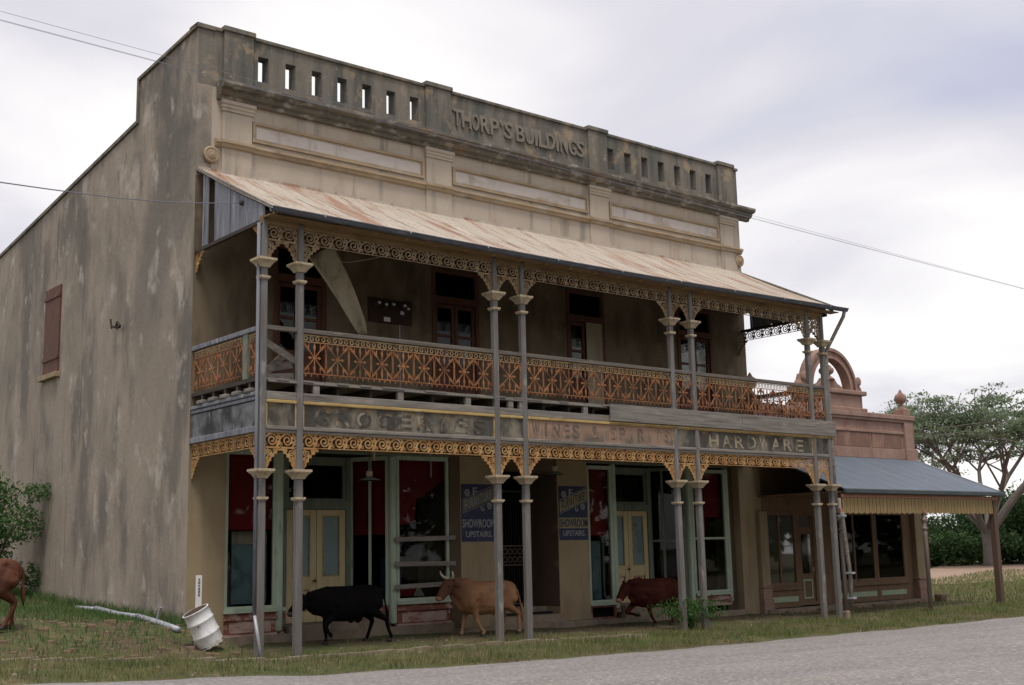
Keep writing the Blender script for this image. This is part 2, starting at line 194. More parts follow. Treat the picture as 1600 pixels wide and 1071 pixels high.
# ------------------------------------------------------------------ mesh helpers
class MB:
    def __init__(s): s.v = []; s.f = []
    def add(s, vs, fs):
        o = len(s.v); s.v += [tuple(v) for v in vs]; s.f += [tuple(i+o for i in f) for f in fs]; return s
    def box(s, x0, x1, y0, y1, z0, z1, mtx=None):
        vs = [(x, y, z) for x in (x0, x1) for y in (y0, y1) for z in (z0, z1)]
        if mtx is not None: vs = [mtx @ Vector(v) for v in vs]
        return s.add(vs, [(0, 1, 3, 2), (4, 6, 7, 5), (0, 4, 5, 1), (2, 3, 7, 6), (0, 2, 6, 4), (1, 5, 7, 3)])
    def bar(s, a, b, w, h, upv=(0, 0, 1)):
        a, b = Vector(a), Vector(b); d = (b-a).normalized(); u = Vector(upv)
        if abs(d.dot(u)) > .98: u = Vector((0, 1, 0))
        sd_ = d.cross(u).normalized()*(w/2); u2 = sd_.cross(d).normalized()*(h/2)
        return s.add([p + i*sd_ + j*u2 for p in (a, b) for i, j in ((-1, -1), (1, -1), (1, 1), (-1, 1))],
                     [(3, 2, 1, 0), (4, 5, 6, 7), (0, 1, 5, 4), (1, 2, 6, 5), (2, 3, 7, 6), (3, 0, 4, 7)])
    def tube(s, pts, rad, n=8, cap=True, flat=1.0):
        pts = [Vector(p) for p in pts]; rad = rad if hasattr(rad, '__len__') else [rad]*len(pts); o = len(s.v); ref = None
        for i, p in enumerate(pts):
            d = (pts[min(i+1, len(pts)-1)] - pts[max(i-1, 0)]).normalized()
            if ref is None: ref = Vector((0, 0, 1)) if abs(d.z) < .9 else Vector((0, 1, 0))
            a = d.cross(ref).normalized(); b = a.cross(d).normalized(); ref = b
            for k in range(n):
                t = 2*math.pi*k/n; s.v.append(tuple(p + a*math.cos(t)*rad[i]*flat + b*math.sin(t)*rad[i]))
        for i in range(len(pts)-1):
            for k in range(n):
                s.f.append((o+i*n+k, o+i*n+(k+1) % n, o+(i+1)*n+(k+1) % n, o+(i+1)*n+k))
        if cap: s.f.append(tuple(o+k for k in range(n))[::-1]); s.f.append(tuple(o+(len(pts)-1)*n+k for k in range(n)))
        return s
    def lathe(s, prof, c=(0, 0, 0), n=12, axis='z', mtx=None):
        o = len(s.v); c = Vector(c)
        for r_, h_ in prof:
            for k in range(n):
                t = 2*math.pi*(k+.5)/n; a, b = r_*math.cos(t), r_*math.sin(t)
                v = Vector((a, b, h_)) if axis == 'z' else Vector((a, h_, b))
                if mtx is not None: v = mtx @ v
                s.v.append(tuple(c+v))
        for i in range(len(prof)-1):
            for k in range(n): s.f.append((o+i*n+k, o+i*n+(k+1) % n, o+(i+1)*n+(k+1) % n, o+(i+1)*n+k))
        s.f.append(tuple(o+k for k in range(n))[::-1]); s.f.append(tuple(o+(len(prof)-1)*n+k for k in range(n)))
        return s
    def prism(s, poly, a0, a1, axis='y'):
        n = len(poly); o = len(s.v)
        for a in (a0, a1):
            for p, q_ in poly:
                s.v.append({'y': (p, a, q_), 'x': (a, p, q_), 'z': (p, q_, a)}[axis])
        s.f.append(tuple(o+i for i in range(n))); s.f.append(tuple(o+n+i for i in range(n))[::-1])
        for i in range(n): s.f.append((o+i, o+n+i, o+n+(i+1) % n, o+(i+1) % n))
        return s
    def mesh(s, name, m, smooth=False, bevel=0, fix=True):
        me = bpy.data.meshes.new(name); me.from_pydata(s.v, [], s.f)
        if fix or bevel:
            bm = bmesh.new(); bm.from_mesh(me)
            if bevel:
                bmesh.ops.bevel(bm, geom=[e for e in bm.edges if len(e.link_faces) == 2 and e.calc_face_angle(0) > .5], offset=bevel, segments=1, affect='EDGES', clamp_overlap=True)
            bmesh.ops.recalc_face_normals(bm, faces=bm.faces); bm.to_mesh(me); bm.free()
        if m: me.materials.append(m)
        if smooth: me.shade_smooth()
        return me
    def build(s, name, m, parent=None, smooth=False, bevel=0, fix=True, **tags):
        return link(name, s.mesh(name, m, smooth, bevel, fix), parent, **tags)
def link(name, me, parent=None, loc=None, rot=None, scale=None, **tags):
    o = bpy.data.objects.new(name, me); C.objects.link(o)
    if parent: o.parent = parent
    if loc: o.location = loc
    if rot: o.rotation_euler = rot
    if scale: o.scale = scale
    for k, v in tags.items(): o[k] = v
    return o
def thing(name, label, cat, loc=(0, 0, 0), group=None):
    o = bpy.data.objects.new(name, None); C.objects.link(o); o.location = loc; o.empty_display_size = .2
    o['label'] = label; o['category'] = cat
    if group: o['group'] = group
    return o
def B(name, m, parent, x0, x1, y0, y1, z0, z1, bevel=0, **k): return MB().box(x0, x1, y0, y1, z0, z1).build(name, M[m], parent, bevel=bevel, **k)
def wall_grid(mb, x0, x1, z0, z1, y0, y1, holes):
    """wall in the XZ plane, thickness y0..y1, with real rectangular openings"""
    xs = sorted({x0, x1, *[h[i] for h in holes for i in (0, 1) if x0 < h[i] < x1]}); zs = sorted({z0, z1, *[h[i] for h in holes for i in (2, 3) if z0 < h[i] < z1]})
    def solid(i, j):
        if i < 0 or j < 0 or i >= len(xs)-1 or j >= len(zs)-1: return False
        cx, cz = (xs[i]+xs[i+1])/2, (zs[j]+zs[j+1])/2
        return not any(h[0] < cx < h[1] and h[2] < cz < h[3] for h in holes)
    for i in range(len(xs)-1):
        for j in range(len(zs)-1):
            if not solid(i, j): continue
            a, b, c, d = xs[i], xs[i+1], zs[j], zs[j+1]
            mb.add([(a, y0, c), (b, y0, c), (b, y0, d), (a, y0, d)], [(0, 1, 2, 3)]); mb.add([(a, y1, c), (b, y1, c), (b, y1, d), (a, y1, d)], [(3, 2, 1, 0)])
            if not solid(i-1, j): mb.add([(a, y0, c), (a, y1, c), (a, y1, d), (a, y0, d)], [(3, 2, 1, 0)])
            if not solid(i+1, j): mb.add([(b, y0, c), (b, y1, c), (b, y1, d), (b, y0, d)], [(0, 1, 2, 3)])
            if not solid(i, j-1): mb.add([(a, y0, c), (b, y0, c), (b, y1, c), (a, y1, c)], [(3, 2, 1, 0)])
            if not solid(i, j+1): mb.add([(a, y0, d), (b, y0, d), (b, y1, d), (a, y1, d)], [(0, 1, 2, 3)])
    return mb
def text_mesh(txt, w, h, depth, m, center=True, bold=0.0):
    """lettering scaled to w x h, standing in the XZ plane facing -Y"""
    cu = bpy.data.curves.new('lettering', 'FONT'); cu.body = txt; cu.extrude = depth/2; cu.offset = bold; cu.resolution_u = 3
    o = bpy.data.objects.new('lettering', cu); C.objects.link(o); bpy.context.view_layer.update()
    me = bpy.data.meshes.new_from_object(o.evaluated_get(bpy.context.evaluated_depsgraph_get())); bpy.data.objects.remove(o)
    a = np.empty(len(me.vertices)*3); me.vertices.foreach_get('co', a); a = a.reshape(-1, 3)
    mn, mxx = a.min(0), a.max(0); s_ = np.array([w/max(mxx[0]-mn[0], 1e-6), h/max(mxx[1]-mn[1], 1e-6)])
    b = np.stack([(a[:, 0]-(mn[0]+mxx[0])/2)*s_[0], -a[:, 2], (a[:, 1]-(mn[1]+mxx[1])/2)*s_[1]], 1)
    me.vertices.foreach_set('co', b.ravel()); me.materials.clear(); me.materials.append(m); me.update(); return me
def interp(x, xs, ys): return float(np.interp(x, xs, ys))
def sstep(a, b, x): t = min(1, max(0, (x-a)/(b-a))); return t*t*(3-2*t)

# ------------------------------------------------------------------ the ground
EDGE = [(-60, -9), (-12, -7.4), (-5.5, -6.7), (-3.6, -6.05), (-1.2, -5.15), (1.1, -5.15), (3.4, -5.7), (6.6, -5.7), (9.5, -5.35), (13.3, -5.22), (21.4, -5.45), (40, -5.5), (400, -5.5)]
def edge(x): return interp(x, [p[0] for p in EDGE], [p[1] for p in EDGE])
def g(x): return interp(x, [-60, -30, -6, -4.5, -1.9, 0, 5, 10, 16, 25, 40, 80], [1.6, 1.2, .45, .33, .14, 0, -.03, -.13, -.16, -.12, -.15, -.2])
def hgt(x, y):
    z = g(x); k = sstep(.8, -.1, x)
    z += k*interp(y, [-3.2, -.3, 5, 10, 20, 60], [0, .52, .72, .98, 1.3, 1.6])*.98
    if x > .5: z += .08*sstep(.5, 1.2, x)*sstep(-2.6, -.3, y)*sstep(19, 16, x)
    e_ = edge(x); z -= .05*sstep(-3.2, e_+.3, y)
    if y < e_+.5: z -= .06*sstep(e_+.5, e_-.3, y)
    z += .02*math.sin(x*3.1+y*1.7)*math.sin(y*2.3-x*1.1)*(1 if y > e_ else 0)
    return z
def spaced(a, b, fine0, fine1, step, coarse):
    out = list(np.arange(fine0, fine1+1e-6, step)); v, s_ = fine0, step
    while v > a: s_ *= 1.35; v -= min(s_, coarse); out.insert(0, max(v, a))
    v, s_ = fine1, step
    while v < b: s_ *= 1.35; v += min(s_, coarse); out.append(min(v, b))
    return out
xs = spaced(-260, 900, -9, 30, .3, 60); ys = spaced(-160, 900, -8, 2, .25, 60)
mb = MB(); mb.v = [(x, y, hgt(x, y)) for y in ys for x in xs]
mb.f = [(j*len(xs)+i, j*len(xs)+i+1, (j+1)*len(xs)+i+1, (j+1)*len(xs)+i) for j in range(len(ys)-1) for i in range(len(xs)-1)]
mb.build('ground', M['soil'], smooth=True, fix=False, kind='structure')
mb = MB(); rx = spaced(-260, 900, -12, 30, .4, 40); wob = [.09*math.sin(x*2.3)+.06*math.sin(x*5.1+1) for x in rx]
ny = 8
for i, x in enumerate(rx):
    for k in range(ny+1):
        t = k/ny; y = (edge(x)+wob[i])*(1-t) + (-15.5)*t; mb.v.append((x, y, g(x)-.055 + .06*math.sin(t*math.pi) + (0 if k else -.05)))
mb.f = [(i*(ny+1)+k, i*(ny+1)+k+1, (i+1)*(ny+1)+k+1, (i+1)*(ny+1)+k) for i in range(len(rx)-1) for k in range(ny)]
mb.build('road', M['asphalt'], smooth=True, kind='structure')
mb = MB()   # low worn kerb showing through the grass
for a, b in ((-9, -5.2), (-5, -2.1), (-1.95, .8), (.95, 3.4), (3.7, 6.6), (6.75, 9.2)):
    n = 6
    for k in range(n):
        x0, x1 = a+(b-a)*k/n, a+(b-a)*(k+1)/n; z0 = g((x0+x1)/2)
        mb.box(x0, x1, -3.38+.03*math.sin(x0*2), -3.22, z0-.2, z0+.055+.012*math.sin(x0*7))
mb.build('kerb', M['conc'], kind='structure')
mb = MB(); pts = [(40, 8.5), (60, 6), (120, 2), (170, 40), (110, 46), (80, 33), (66, 25.5), (52, 19)]
mb.add([(x, y, g(x)+.02) for x, y in pts], [tuple(range(8))]); mb.build('dirt_track', M['dirt'], kind='structure')

# ------------------------------------------------------------------ main building
bl = thing('shop_building', 'two storey rendered shop building with iron lace verandah and lettered parapet', 'building')
X0, X1, WT = -.05, 17.14, .35
# slots of the parapet and openings of the front wall
slots = [(1.34+.665*i, 1.34+.665*i+.25, 11.95, 12.53) for i in range(7)] + [(11.79+.66*i, 11.79+.66*i+.25, 11.95, 12.53) for i in range(7)]
wall_grid(MB(), X0+.332, X1, 11.6, 12.85, 0, .30, slots).build('parapet_wall', M['parapet'], bl)
UD = [(1.77, 3.05), (5.9, 7.28), (10.13, 11.45), (14.23, 15.66)]
wall_grid(MB(), X0+.332, X1, 9.6, 11.6, 0, WT, []).build('front_wall', M['front'], bl)
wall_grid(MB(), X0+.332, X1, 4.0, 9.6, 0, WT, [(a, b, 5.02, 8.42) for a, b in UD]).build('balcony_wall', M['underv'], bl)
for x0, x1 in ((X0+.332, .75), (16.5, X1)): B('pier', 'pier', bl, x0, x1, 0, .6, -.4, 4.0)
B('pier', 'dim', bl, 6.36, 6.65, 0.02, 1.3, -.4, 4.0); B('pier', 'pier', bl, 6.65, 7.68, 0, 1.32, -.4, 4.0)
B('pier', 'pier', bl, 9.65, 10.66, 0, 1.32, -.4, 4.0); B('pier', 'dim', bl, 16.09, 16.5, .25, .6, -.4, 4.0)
MB().prism([(0, -.5), (21, -.5), (21, 9.55), (3.06, 11.6), (3.06, 12.66), (0, 12.85)], X0-.003, X0+.33, 'x').build('side_wall', M['render'], bl, label='stained windowless end wall with raking top')
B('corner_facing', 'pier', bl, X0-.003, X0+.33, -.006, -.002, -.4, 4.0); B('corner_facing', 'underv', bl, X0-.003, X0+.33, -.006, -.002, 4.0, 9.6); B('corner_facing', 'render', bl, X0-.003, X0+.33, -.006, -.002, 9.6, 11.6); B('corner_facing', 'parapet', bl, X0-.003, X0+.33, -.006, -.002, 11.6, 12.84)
MB().prism([(.31, -.5), (21, -.5), (21, 9.55), (3.06, 11.6), (3.06, 12.66), (.31, 12.85)], X1-.33, X1+.003, 'x').build('side_wall', M['render'], bl)
MB().prism([(.36, 11.3), (21, 9.2), (21, 9.3), (.36, 11.4)], X0+.3, X1-.3, 'x').build('roof', M['bluroof'], bl)
B('rear_wall', 'render', bl, X0+.3, X1-.3, 20.7, 21, -.5, 9.2)
# copings
mb = MB(); mb.prism([(3.12, 11.6), (3.12, 12.70), (-.06, 12.9), (-.06, 12.83), (3.04, 12.63), (3.04, 11.6)], X0-.06, X0+.36, 'x'); mb.build('coping', M['parapet'], bl)
MB().prism([(21.05, 9.55), (21.05, 9.64), (3.13, 11.69), (3.13, 11.60)], X0-.05, X0+.36, 'x').build('coping', M['parapet'], bl)
prev = X0-.06
for a, b in ((.51, 1.2), (5.76, 6.5), (11.06, 11.74), (16.24, 16.92)):
    B('coping', 'parapet', bl, prev, a-.03, -.05, .34, 12.85, 12.93, bevel=.012)
    B('pilaster_cap', 'parapet', bl, a-.03, b+.03, -.12, .38, 12.88, 12.99, bevel=.012); B('parapet_pilaster', 'parapet', bl, a, b, -.075, 0.01, 11.66, 12.88, bevel=.008)
    prev = b+.03
    B('pilaster', 'front', bl, a, b, -.05, .01, 9.6, 11.1, bevel=.008)
    mb = MB()
    for k, (d, z0, z1) in enumerate(((.05, 11.10, 11.17), (.08, 11.17, 11.25), (.12, 11.25, 11.33))): mb.box(a-d*.45, b+d*.45, -.05-d*.6, .01, z0, z1)
    mb.build('pilaster_capital', M['front'], bl)
B('coping', 'parapet', bl, prev, X1+.04, -.05, .34, 12.85, 12.93, bevel=.012)
prof = [(.01, 11.33), (-.10, 11.33), (-.13, 11.40), (-.20, 11.42), (-.24, 11.47), (-.24, 11.52), (-.33, 11.54), (-.38, 11.60), (-.38, 11.66), (-.30, 11.69), (.01, 11.72)]
mb = MB(); mb.prism(prof, .38, X1+.36, 'x'); mb.build('cornice', M['cornice'], bl)
for a, b in ((.36, .51), (1.2, 5.76), (6.5, 11.06), (11.74, 16.24), (16.92, X1+.02)):
    MB().prism([(.01, 10.28), (-.055, 10.30), (-.075, 10.36), (-.11, 10.38), (-.11, 10.44), (.01, 10.48)], a, b, 'x').build('string_course', M['ochrem'], bl)
for a, b in ((.51, 1.2), (5.76, 6.5), (11.06, 11.74), (16.24, 16.92)):
    MB().prism([(-.045, 10.28), (-.10, 10.30), (-.12, 10.36), (-.155, 10.38), (-.155, 10.44), (-.045, 10.48)], a-.03, b+.03, 'x').build('string_course', M['ochrem'], bl)
def frame_rect(mb, x0, x1, z0, z1, w, y0, y1):
    mb.box(x0, x1, y0, y1, z1-w, z1); mb.box(x0, x1, y0, y1, z0, z0+w); mb.box(x0, x0+w, y0, y1, z0+w, z1-w); mb.box(x1-w, x1, y0, y1, z0+w, z1-w); return mb
for a, b in ((1.22, 5.70), (6.55, 11.0), (11.80, 16.2)):
    f = frame_rect(MB(), a, b, 10.55, 11.0, .055, -.045, .01).build('panel_moulding', M['ochrem'], bl)
    B('panel_field', 'field', bl, a+.09, b-.09, -.012, .01, 10.64, 10.91)
    frame_rect(MB(), a+.06, b-.06, 10.61, 10.94, .03, -.022, .01).build('panel_moulding', M['ochrem'], bl)
for x in (.27, 17.03):
    m_ = MB().lathe([(.17, 0), (.18, -.06), (.15, -.09), (.13, -.07), (.10, -.07), (.085, -.10), (.06, -.08), (.03, -.11)], (x, 0, 10.08), 20, 'y').build('volute', M['ochrem'], bl, smooth=True)
# raised lettering
def letters(txt, cells, z, h, y, m, parent, name='letter', depth=.035, bold=.012):
    for ch, (a, b) in zip(txt, cells):
        link(name, text_mesh(ch, b-a, h if ch != "'" else h*.32, depth, m, bold=bold), parent, loc=((a+b)/2, y, z if ch != "'" else z+h*.33))
u2 = [(703, 716), (717.5, 733), (734, 746), (748.5, 763), (764, 778), (780, 784), (787, 800), (805.5, 819), (820.5, 833), (835, 839), (841, 853), (853.5, 866), (868, 871.5), (874, 885.5), (887, 899), (899.5, 912)]
def ux(u):  # spacing along the parapet, receding to the right
    return interp(u, [703, 745, 800, 850, 912], [6.58, 7.36, 8.45, 9.52, 10.93])
letters("THORP'SBUILDINGS", [(ux(a), ux(b)) for a, b in u2], 12.28, .44, -.024, M['relief'], bl, depth=.05, bold=.02)

# ---- upper floor wall details
def french_window(i, a, b):
    w = thing_part('french_window', bl)
    fr = MB(); frame_rect(fr, a, b, 5.02, 8.42, .09, -.03, .14); fr.box(a+.09, b-.09, -.03, .14, 7.60, 7.76); fr.build('frame', M['redwood'], w)
    mid = (a+b)/2
    for k, (c, d) in enumerate(((a+.1, mid-.01), (mid+.01, b-.1))):
        if i == 2 and k == 1:   # one leaf is boarded over with a pale sheet
            B('board', 'ply', w, c, d+.03, -.02, .0, 5.1, 7.62); continue
        lf = MB(); frame_rect(lf, c, d, 5.1, 7.58, .085, .03, .09); lf.box(c+.085, d-.085, .035, .085, 6.80, 6.86); lf.box(c+.085, d-.085, .035, .085, 6.05, 6.13); lf.box(c+.085, d-.085, .045, .07, 5.15, 6.05)
        lf.build('leaf', M['redwood'], w)
        B('glass', 'oldglass', w, c+.08, d-.08, .058, .062, 6.13, 7.5)
    B('transom_glass', 'oldglass', w, a+.09, b-.09, .058, .062, 7.76, 8.33)
    if i == 2: MB().add([(a+.35, .2, 7.5), (a+.55, .22, 7.5), (a+.42, .2, 5.6), (a+.2, .2, 5.6)], [(0, 1, 2, 3)]).build('curtain', M['ply'], w)
def thing_part(name, parent):
    o = bpy.data.objects.new(name, None); C.objects.link(o); o.parent = parent; o.empty_display_size = .1; return o
for i, (a, b) in enumerate(UD): french_window(i, a, b)
mbd = thing_part('meter_board', bl); B('back_board', 'meter', mbd, 4.13, 5.30, -.05, 0.0, 6.95, 7.5)
for x, z in ((4.33, 7.36), (4.52, 7.34), (4.72, 7.36), (5.02, 7.36), (5.12, 7.30)):
    MB().lathe([(.075, 0), (.075, -.10), (.06, -.13)], (x, -.05, z), 12, 'y').build('meter', M['dark'], mbd); B('dial', 'white', mbd, x-.035, x+.035, -.188, -.182, z-.02, z+.03)
B('notice', 'white', mbd, 4.53, 4.70, -.058, -.052, 6.98, 7.08); B('notice', 'white', mbd, 4.98, 5.08, -.058, -.052, 7.18, 7.26)
MB().tube([(4.98, -.02, 6.95), (4.98, -.02, 5.0)], .015, 6).build('conduit', M['galv'], mbd)

# ---- verandah posts
V = 2.919
PX = [0, .76, 5.432, 6.194, 10.83, 11.563, 16.149, 16.789]
for i, x in enumerate(PX):
    p = thing_part('verandah_post', bl); zb = g(x)-.3; lean = (.0, .0, -.02, -.01, .03, .02, .0, .0)[i]; y = -V
    sh = MB(); w = .073
    def sq(ws_zs, mb):
        o = len(mb.v)
        for ww, z, dx in ws_zs:
            c = ww*.32
            for px, py in ((-ww, -ww+c), (-ww+c, -ww), (ww-c, -ww), (ww, -ww+c), (ww, ww-c), (ww-c, ww), (-ww+c, ww), (-ww, ww-c)): mb.v.append((x+dx+px, y+py, z))
        n = len(ws_zs)
        for k in range(n-1):
            for j in range(8): mb.f.append((o+k*8+j, o+k*8+(j+1) % 8, o+(k+1)*8+(j+1) % 8, o+(k+1)*8+j))
        mb.f.append(tuple(o+j for j in range(8))); mb.f.append(tuple(o+(n-1)*8+j for j in range(8)))
    sq([(w, zb, lean), (w, 2.6, lean*.3), (w*.93, 3.2, 0), (.064, 3.25, 0), (.064, 4.9, 0)], sh); sh.build('lower_shaft', M['post'], p)
    su = MB(); sq([(.066, 4.9, 0), (.066, 6.8, 0), (.066, 7.06, 0), (.058, 7.1, 0), (.058, 7.98, 0)], su); su.build('upper_shaft', M['post'], p)
    for zc in (2.80, 6.85): MB().box(x-.1, x+.1, y-.1, y+.1, zc+.012, zc+.05).box(x-.085, x+.085, y-.085, y+.085, zc-.01, zc+.012).build('collar', M['cap'], p)
    for zc in (3.18, 7.06):
        mb = MB()
        for w0, w1, z0, z1 in ((.088, .105, 0, .035), (.105, .15, .035, .10), (.165, .165, .10, .125), (.185, .185, .125, .17)):
            mb.add([(x+sx_*ww, y+sy_*ww, zc+zz) for ww, zz in ((w0, z0), (w1, z1)) for sx_, sy_ in ((-1, -1), (1, -1), (1, 1), (-1, 1))], [(3, 2, 1, 0), (4, 5, 6, 7), (0, 1, 5, 4), (1, 2, 6, 5), (2, 3, 7, 6), (3, 0, 4, 7)])
        mb.build('capital', M['cap'], p)

# ---- iron lace: shared meshes
def spiral(mb, cx, cz, r0_, r1_, a0, turns, wd, th=.012, n=20, y=0):
    pts = []
    for k in range(n+1):
        t = k/n; a = a0+turns*2*math.pi*t; r_ = r0_+(r1_-r0_)*t; pts.append((cx+r_*math.cos(a), cz+r_*math.sin(a)))
    ribbon(mb, pts, wd, th, y)
def ribbon(mb, pts, wd, th=.012, y=0):
    n = len(pts); L_, R_ = [], []
    for i, (px, pz) in enumerate(pts):
        a = pts[max(i-1, 0)]; b = pts[min(i+1, n-1)]; dx, dz = b[0]-a[0], b[1]-a[1]; l = math.hypot(dx, dz) or 1; nx, nz = -dz/l*wd/2, dx/l*wd/2
        L_.append((px+nx, pz+nz)); R_.append((px-nx, pz-nz))
    o = len(mb.v)
    for i in range(n):
        for (px, pz), yy in ((L_[i], y-th/2), (R_[i], y-th/2), (R_[i], y+th/2), (L_[i], y+th/2)): mb.v.append((px, yy, pz))
    for i in range(n-1):
        for k in range(4): mb.f.append((o+i*4+k, o+i*4+(k+1) % 4, o+(i+1)*4+(k+1) % 4, o+(i+1)*4+k))
    mb.f.append((o, o+1, o+2, o+3)); mb.f.append((o+(n-1)*4+3, o+(n-1)*4+2, o+(n-1)*4+1, o+(n-1)*4))
UW, UH = .33, .27
mb = MB(); mb.box(-UW/2, UW/2, -.01, .01, UH-.022, UH); mb.box(-UW/2, UW/2, -.01, .01, 0, .016)
spiral(mb, -.015, UH*.5, .122, .024, 2.6, -1.75, .028)
ribbon(mb, [(-UW/2+.22*UW*k/8 - .02 + .09*(k/8)**2 - .06, .02+.23*(k/8)) for k in range(9)], .026)
ribbon(mb, [(.10+.055*math.sin(k/8*math.pi), .02+.23*(k/8)) for k in range(9)], .026)
spiral(mb, .125, .19, .042, .012, 0, 1.2, .022, n=10); spiral(mb, .13, .075, .045, .012, 3, -1.2, .022, n=10); spiral(mb, -.14, .06, .035, .012, 1, 1.1, .012, n=8)
FR = mb.mesh('frieze_panel', M['lace']); FR2 = FR.copy(); FR2.materials.clear(); FR2.materials.append(M['lace2'])
BW, BH = .34, .40       # bracket, grows from the post at x=0 to +BW, hanging down from z=0
mb = MB()
edge_pts = [(BW, 0), (BW-.01, -.045), (BW-.07, -.05), (BW-.075, -.10), (BW-.14, -.11), (BW-.15, -.165), (BW-.205, -.18), (BW-.21, -.24), (BW-.255, -.26), (BW-.26, -.32), (.05, -.34), (.035, -.40), (.012, -BH)]
ribbon(mb, edge_pts, .028, .02); mb.box(0, .022, -.01, .01, -BH, 0); mb.box(0, BW, -.01, .01, -.02, 0)
for cx, cz, r_ in ((.10, -.09, .072), (.22, -.055, .04), (.085, -.215, .055), (.155, -.14, .035), (.045, -.30, .032), (.28, -.03, .022)): spiral(mb, cx, cz, r_, .01, cx*20, 1.7, .02, n=14)
for cx, cz, r_ in ((BW-.04, -.04, .018), (BW-.105, -.095, .02), (BW-.175, -.16, .02), (BW-.235, -.235, .02), (.06, -.335, .018)):
    mb.lathe([(r_, -.012), (r_, .012)], (cx, 0, cz), 6, 'y')
BRm = mb.mesh('bracket', M['lace']); BR2 = BRm.copy(); BR2.materials.clear(); BR2.materials.append(M['lace2'])
def lace_run(x0, x1, z, me, sc_h=1.0):
    n = max(1, round((x1-x0)/UW)); w = (x1-x0)/n
    for k in range(n): link('frieze_panel', me, bl, loc=(x0+w*(k+.5), -V, z), scale=(w/UW, 1, sc_h))
def lace_side(x, y0, y1, z, me, br, zt):
    n = max(1, round((y1-y0)/UW)); w = (y1-y0)/n
    for k in range(n): link('frieze_panel', me, bl, loc=(x, y0+w*(k+.5), z), rot=(0, 0, R(-90)), scale=(w/UW, 1, 1))
    link('bracket', br, bl, loc=(x, y1, zt), rot=(0, 0, R(-90))); link('bracket', br, bl, loc=(x, y0, zt), rot=(0, 0, R(90)))
for i in range(7):
    a, b = PX[i]+.066, PX[i+1]-.066
    for zt, me, br in ((4.02, FR, BRm), (7.89, FR2, BR2)):
        lace_run(a, b, zt-UH, me)
        s_ = 1 if i % 2 else min(1, (b-a)/2/BW*.98)
        link('bracket', br, bl, loc=(a, -V, zt-UH), scale=(s_, 1, 1)); link('bracket', br, bl, loc=(b, -V, zt-UH), scale=(-s_, 1, 1))
for x in (0, PX[7]):
    if not x: lace_side(x, -V+.07, -.02, 4.02-UH, FR, BRm, 4.02-UH)
    if x: lace_side(x, -V+.07, -.02, 7.89-UH, FR2, BR2, 7.89-UH)
for yb, rz in ((-V+.07, 90), (-.02, -90)): link('bracket', BRm, bl, loc=(0, yb, 7.93), rot=(0, 0, R(rz)))
# balustrade panels
PW, PZ0, PZ1 = .52, 5.09, 5.89
H_ = PZ1-PZ0; hw = PW/2; r0z = H_-.135
mb = MB(); T = .014
mb.box(-hw, hw, -.012, .012, H_-.02, H_); mb.box(-hw, hw, -.012, .012, r0z-.012, r0z+.008); mb.box(-hw, hw, -.012, .012, .055, .075)
for k in range(4): spiral(mb, -hw+PW*(k+.5)/4, H_-.07, .038, .038, 0, 1, .016, n=8)
def spear(mb, a, b, w0=.012, w1=.034):   # flat bar swelling to a leaf at its outer third
    (ax, az), (bx, bz) = a, b; dx, dz = bx-ax, bz-az; l = math.hypot(dx, dz); nx, nz = -dz/l, dx/l; o = len(mb.v)
    for t, w in ((0, w0), (.45, w0), (.68, w1), (1, w0*.8)):
        for s_, yy in ((1, -.007), (-1, -.007), (-1, .007), (1, .007)): mb.v.append((ax+dx*t+nx*w*s_/2, yy, az+dz*t+nz*w*s_/2))
    for i in range(3):
        for k in range(4): mb.f.append((o+i*4+k, o+i*4+(k+1) % 4, o+(i+1)*4+(k+1) % 4, o+(i+1)*4+k))
cz = (.07+r0z)/2
for dx, dz in ((0, 1), (0, -1), (1, 1), (-1, 1), (1, -1), (-1, -1)):
    spear(mb, (0, cz), (dx*hw*.97, cz+dz*(r0z-.07)/2*.97), .017, .048)
for sx_ in (-1, 1):
    spear(mb, (0, cz), (sx_*hw*.55, cz), .016, .06)
    for t in (1, -1):
        spear(mb, (sx_*hw*.5, cz+t*(r0z-.07)/2), (sx_*hw*.5, cz+t*.17), .012, .026)
        spear(mb, (sx_*(hw-.008), cz), (sx_*(hw-.008), cz+t*(r0z-.07)/2), .018, .045)
mb.lathe([(.034, -.012), (.034, .012)], (0, 0, cz), 10, 'y')
for k in range(4):
    px = -hw+PW*(k+.5)/4; mb.prism([(px-.007, .055), (px+.007, .055), (px+.015, .03), (px, 0), (px-.015, .03)], -.007, .007, 'y')
BAL = mb.mesh('balustrade_panel', M['rust'])
def bal_run(p0, p1, rz, par=bl):
    n = max(1, round((Vector(p1)-Vector(p0)).length/PW)); d = (Vector(p1)-Vector(p0)); w = d.length/n
    for k in range(n): link('balustrade_panel', BAL, par, loc=tuple(Vector(p0)+d*(k+.5)/n), rot=(0, 0, R(rz)), scale=(w/PW, 1, 1))
for i in range(1, 7): bal_run((PX[i]+.07, -V, PZ0), (PX[i+1]-.07, -V, PZ0), 0)
bal_run((0, -.05, PZ0-.02), (0, -2.15, PZ0-.02), -90); bal_run((0, -2.4, PZ0-.02), (0, -V+.07, PZ0-.02), -90); bal_run((PX[7], -.05, PZ0), (PX[7], -V+.07, PZ0), -90)
B('baluster', 'dgreen', bl, -.03, .03, -2.38, -2.2, 5.05, 5.92)
for i in range(7): B('handrail', 'railw', bl, PX[i]+.06, PX[i+1]-.06, -V-.045, -V+.045, 5.905, 5.99, bevel=.01)
B('handrail', 'bluewood', bl, -.05, .05, -V+.06, -.0, 5.90, 5.99, bevel=.01); B('handrail', 'bwood', bl, PX[7]-.05, PX[7]+.05, -V+.06, -.0, 5.90, 6.0, bevel=.01)

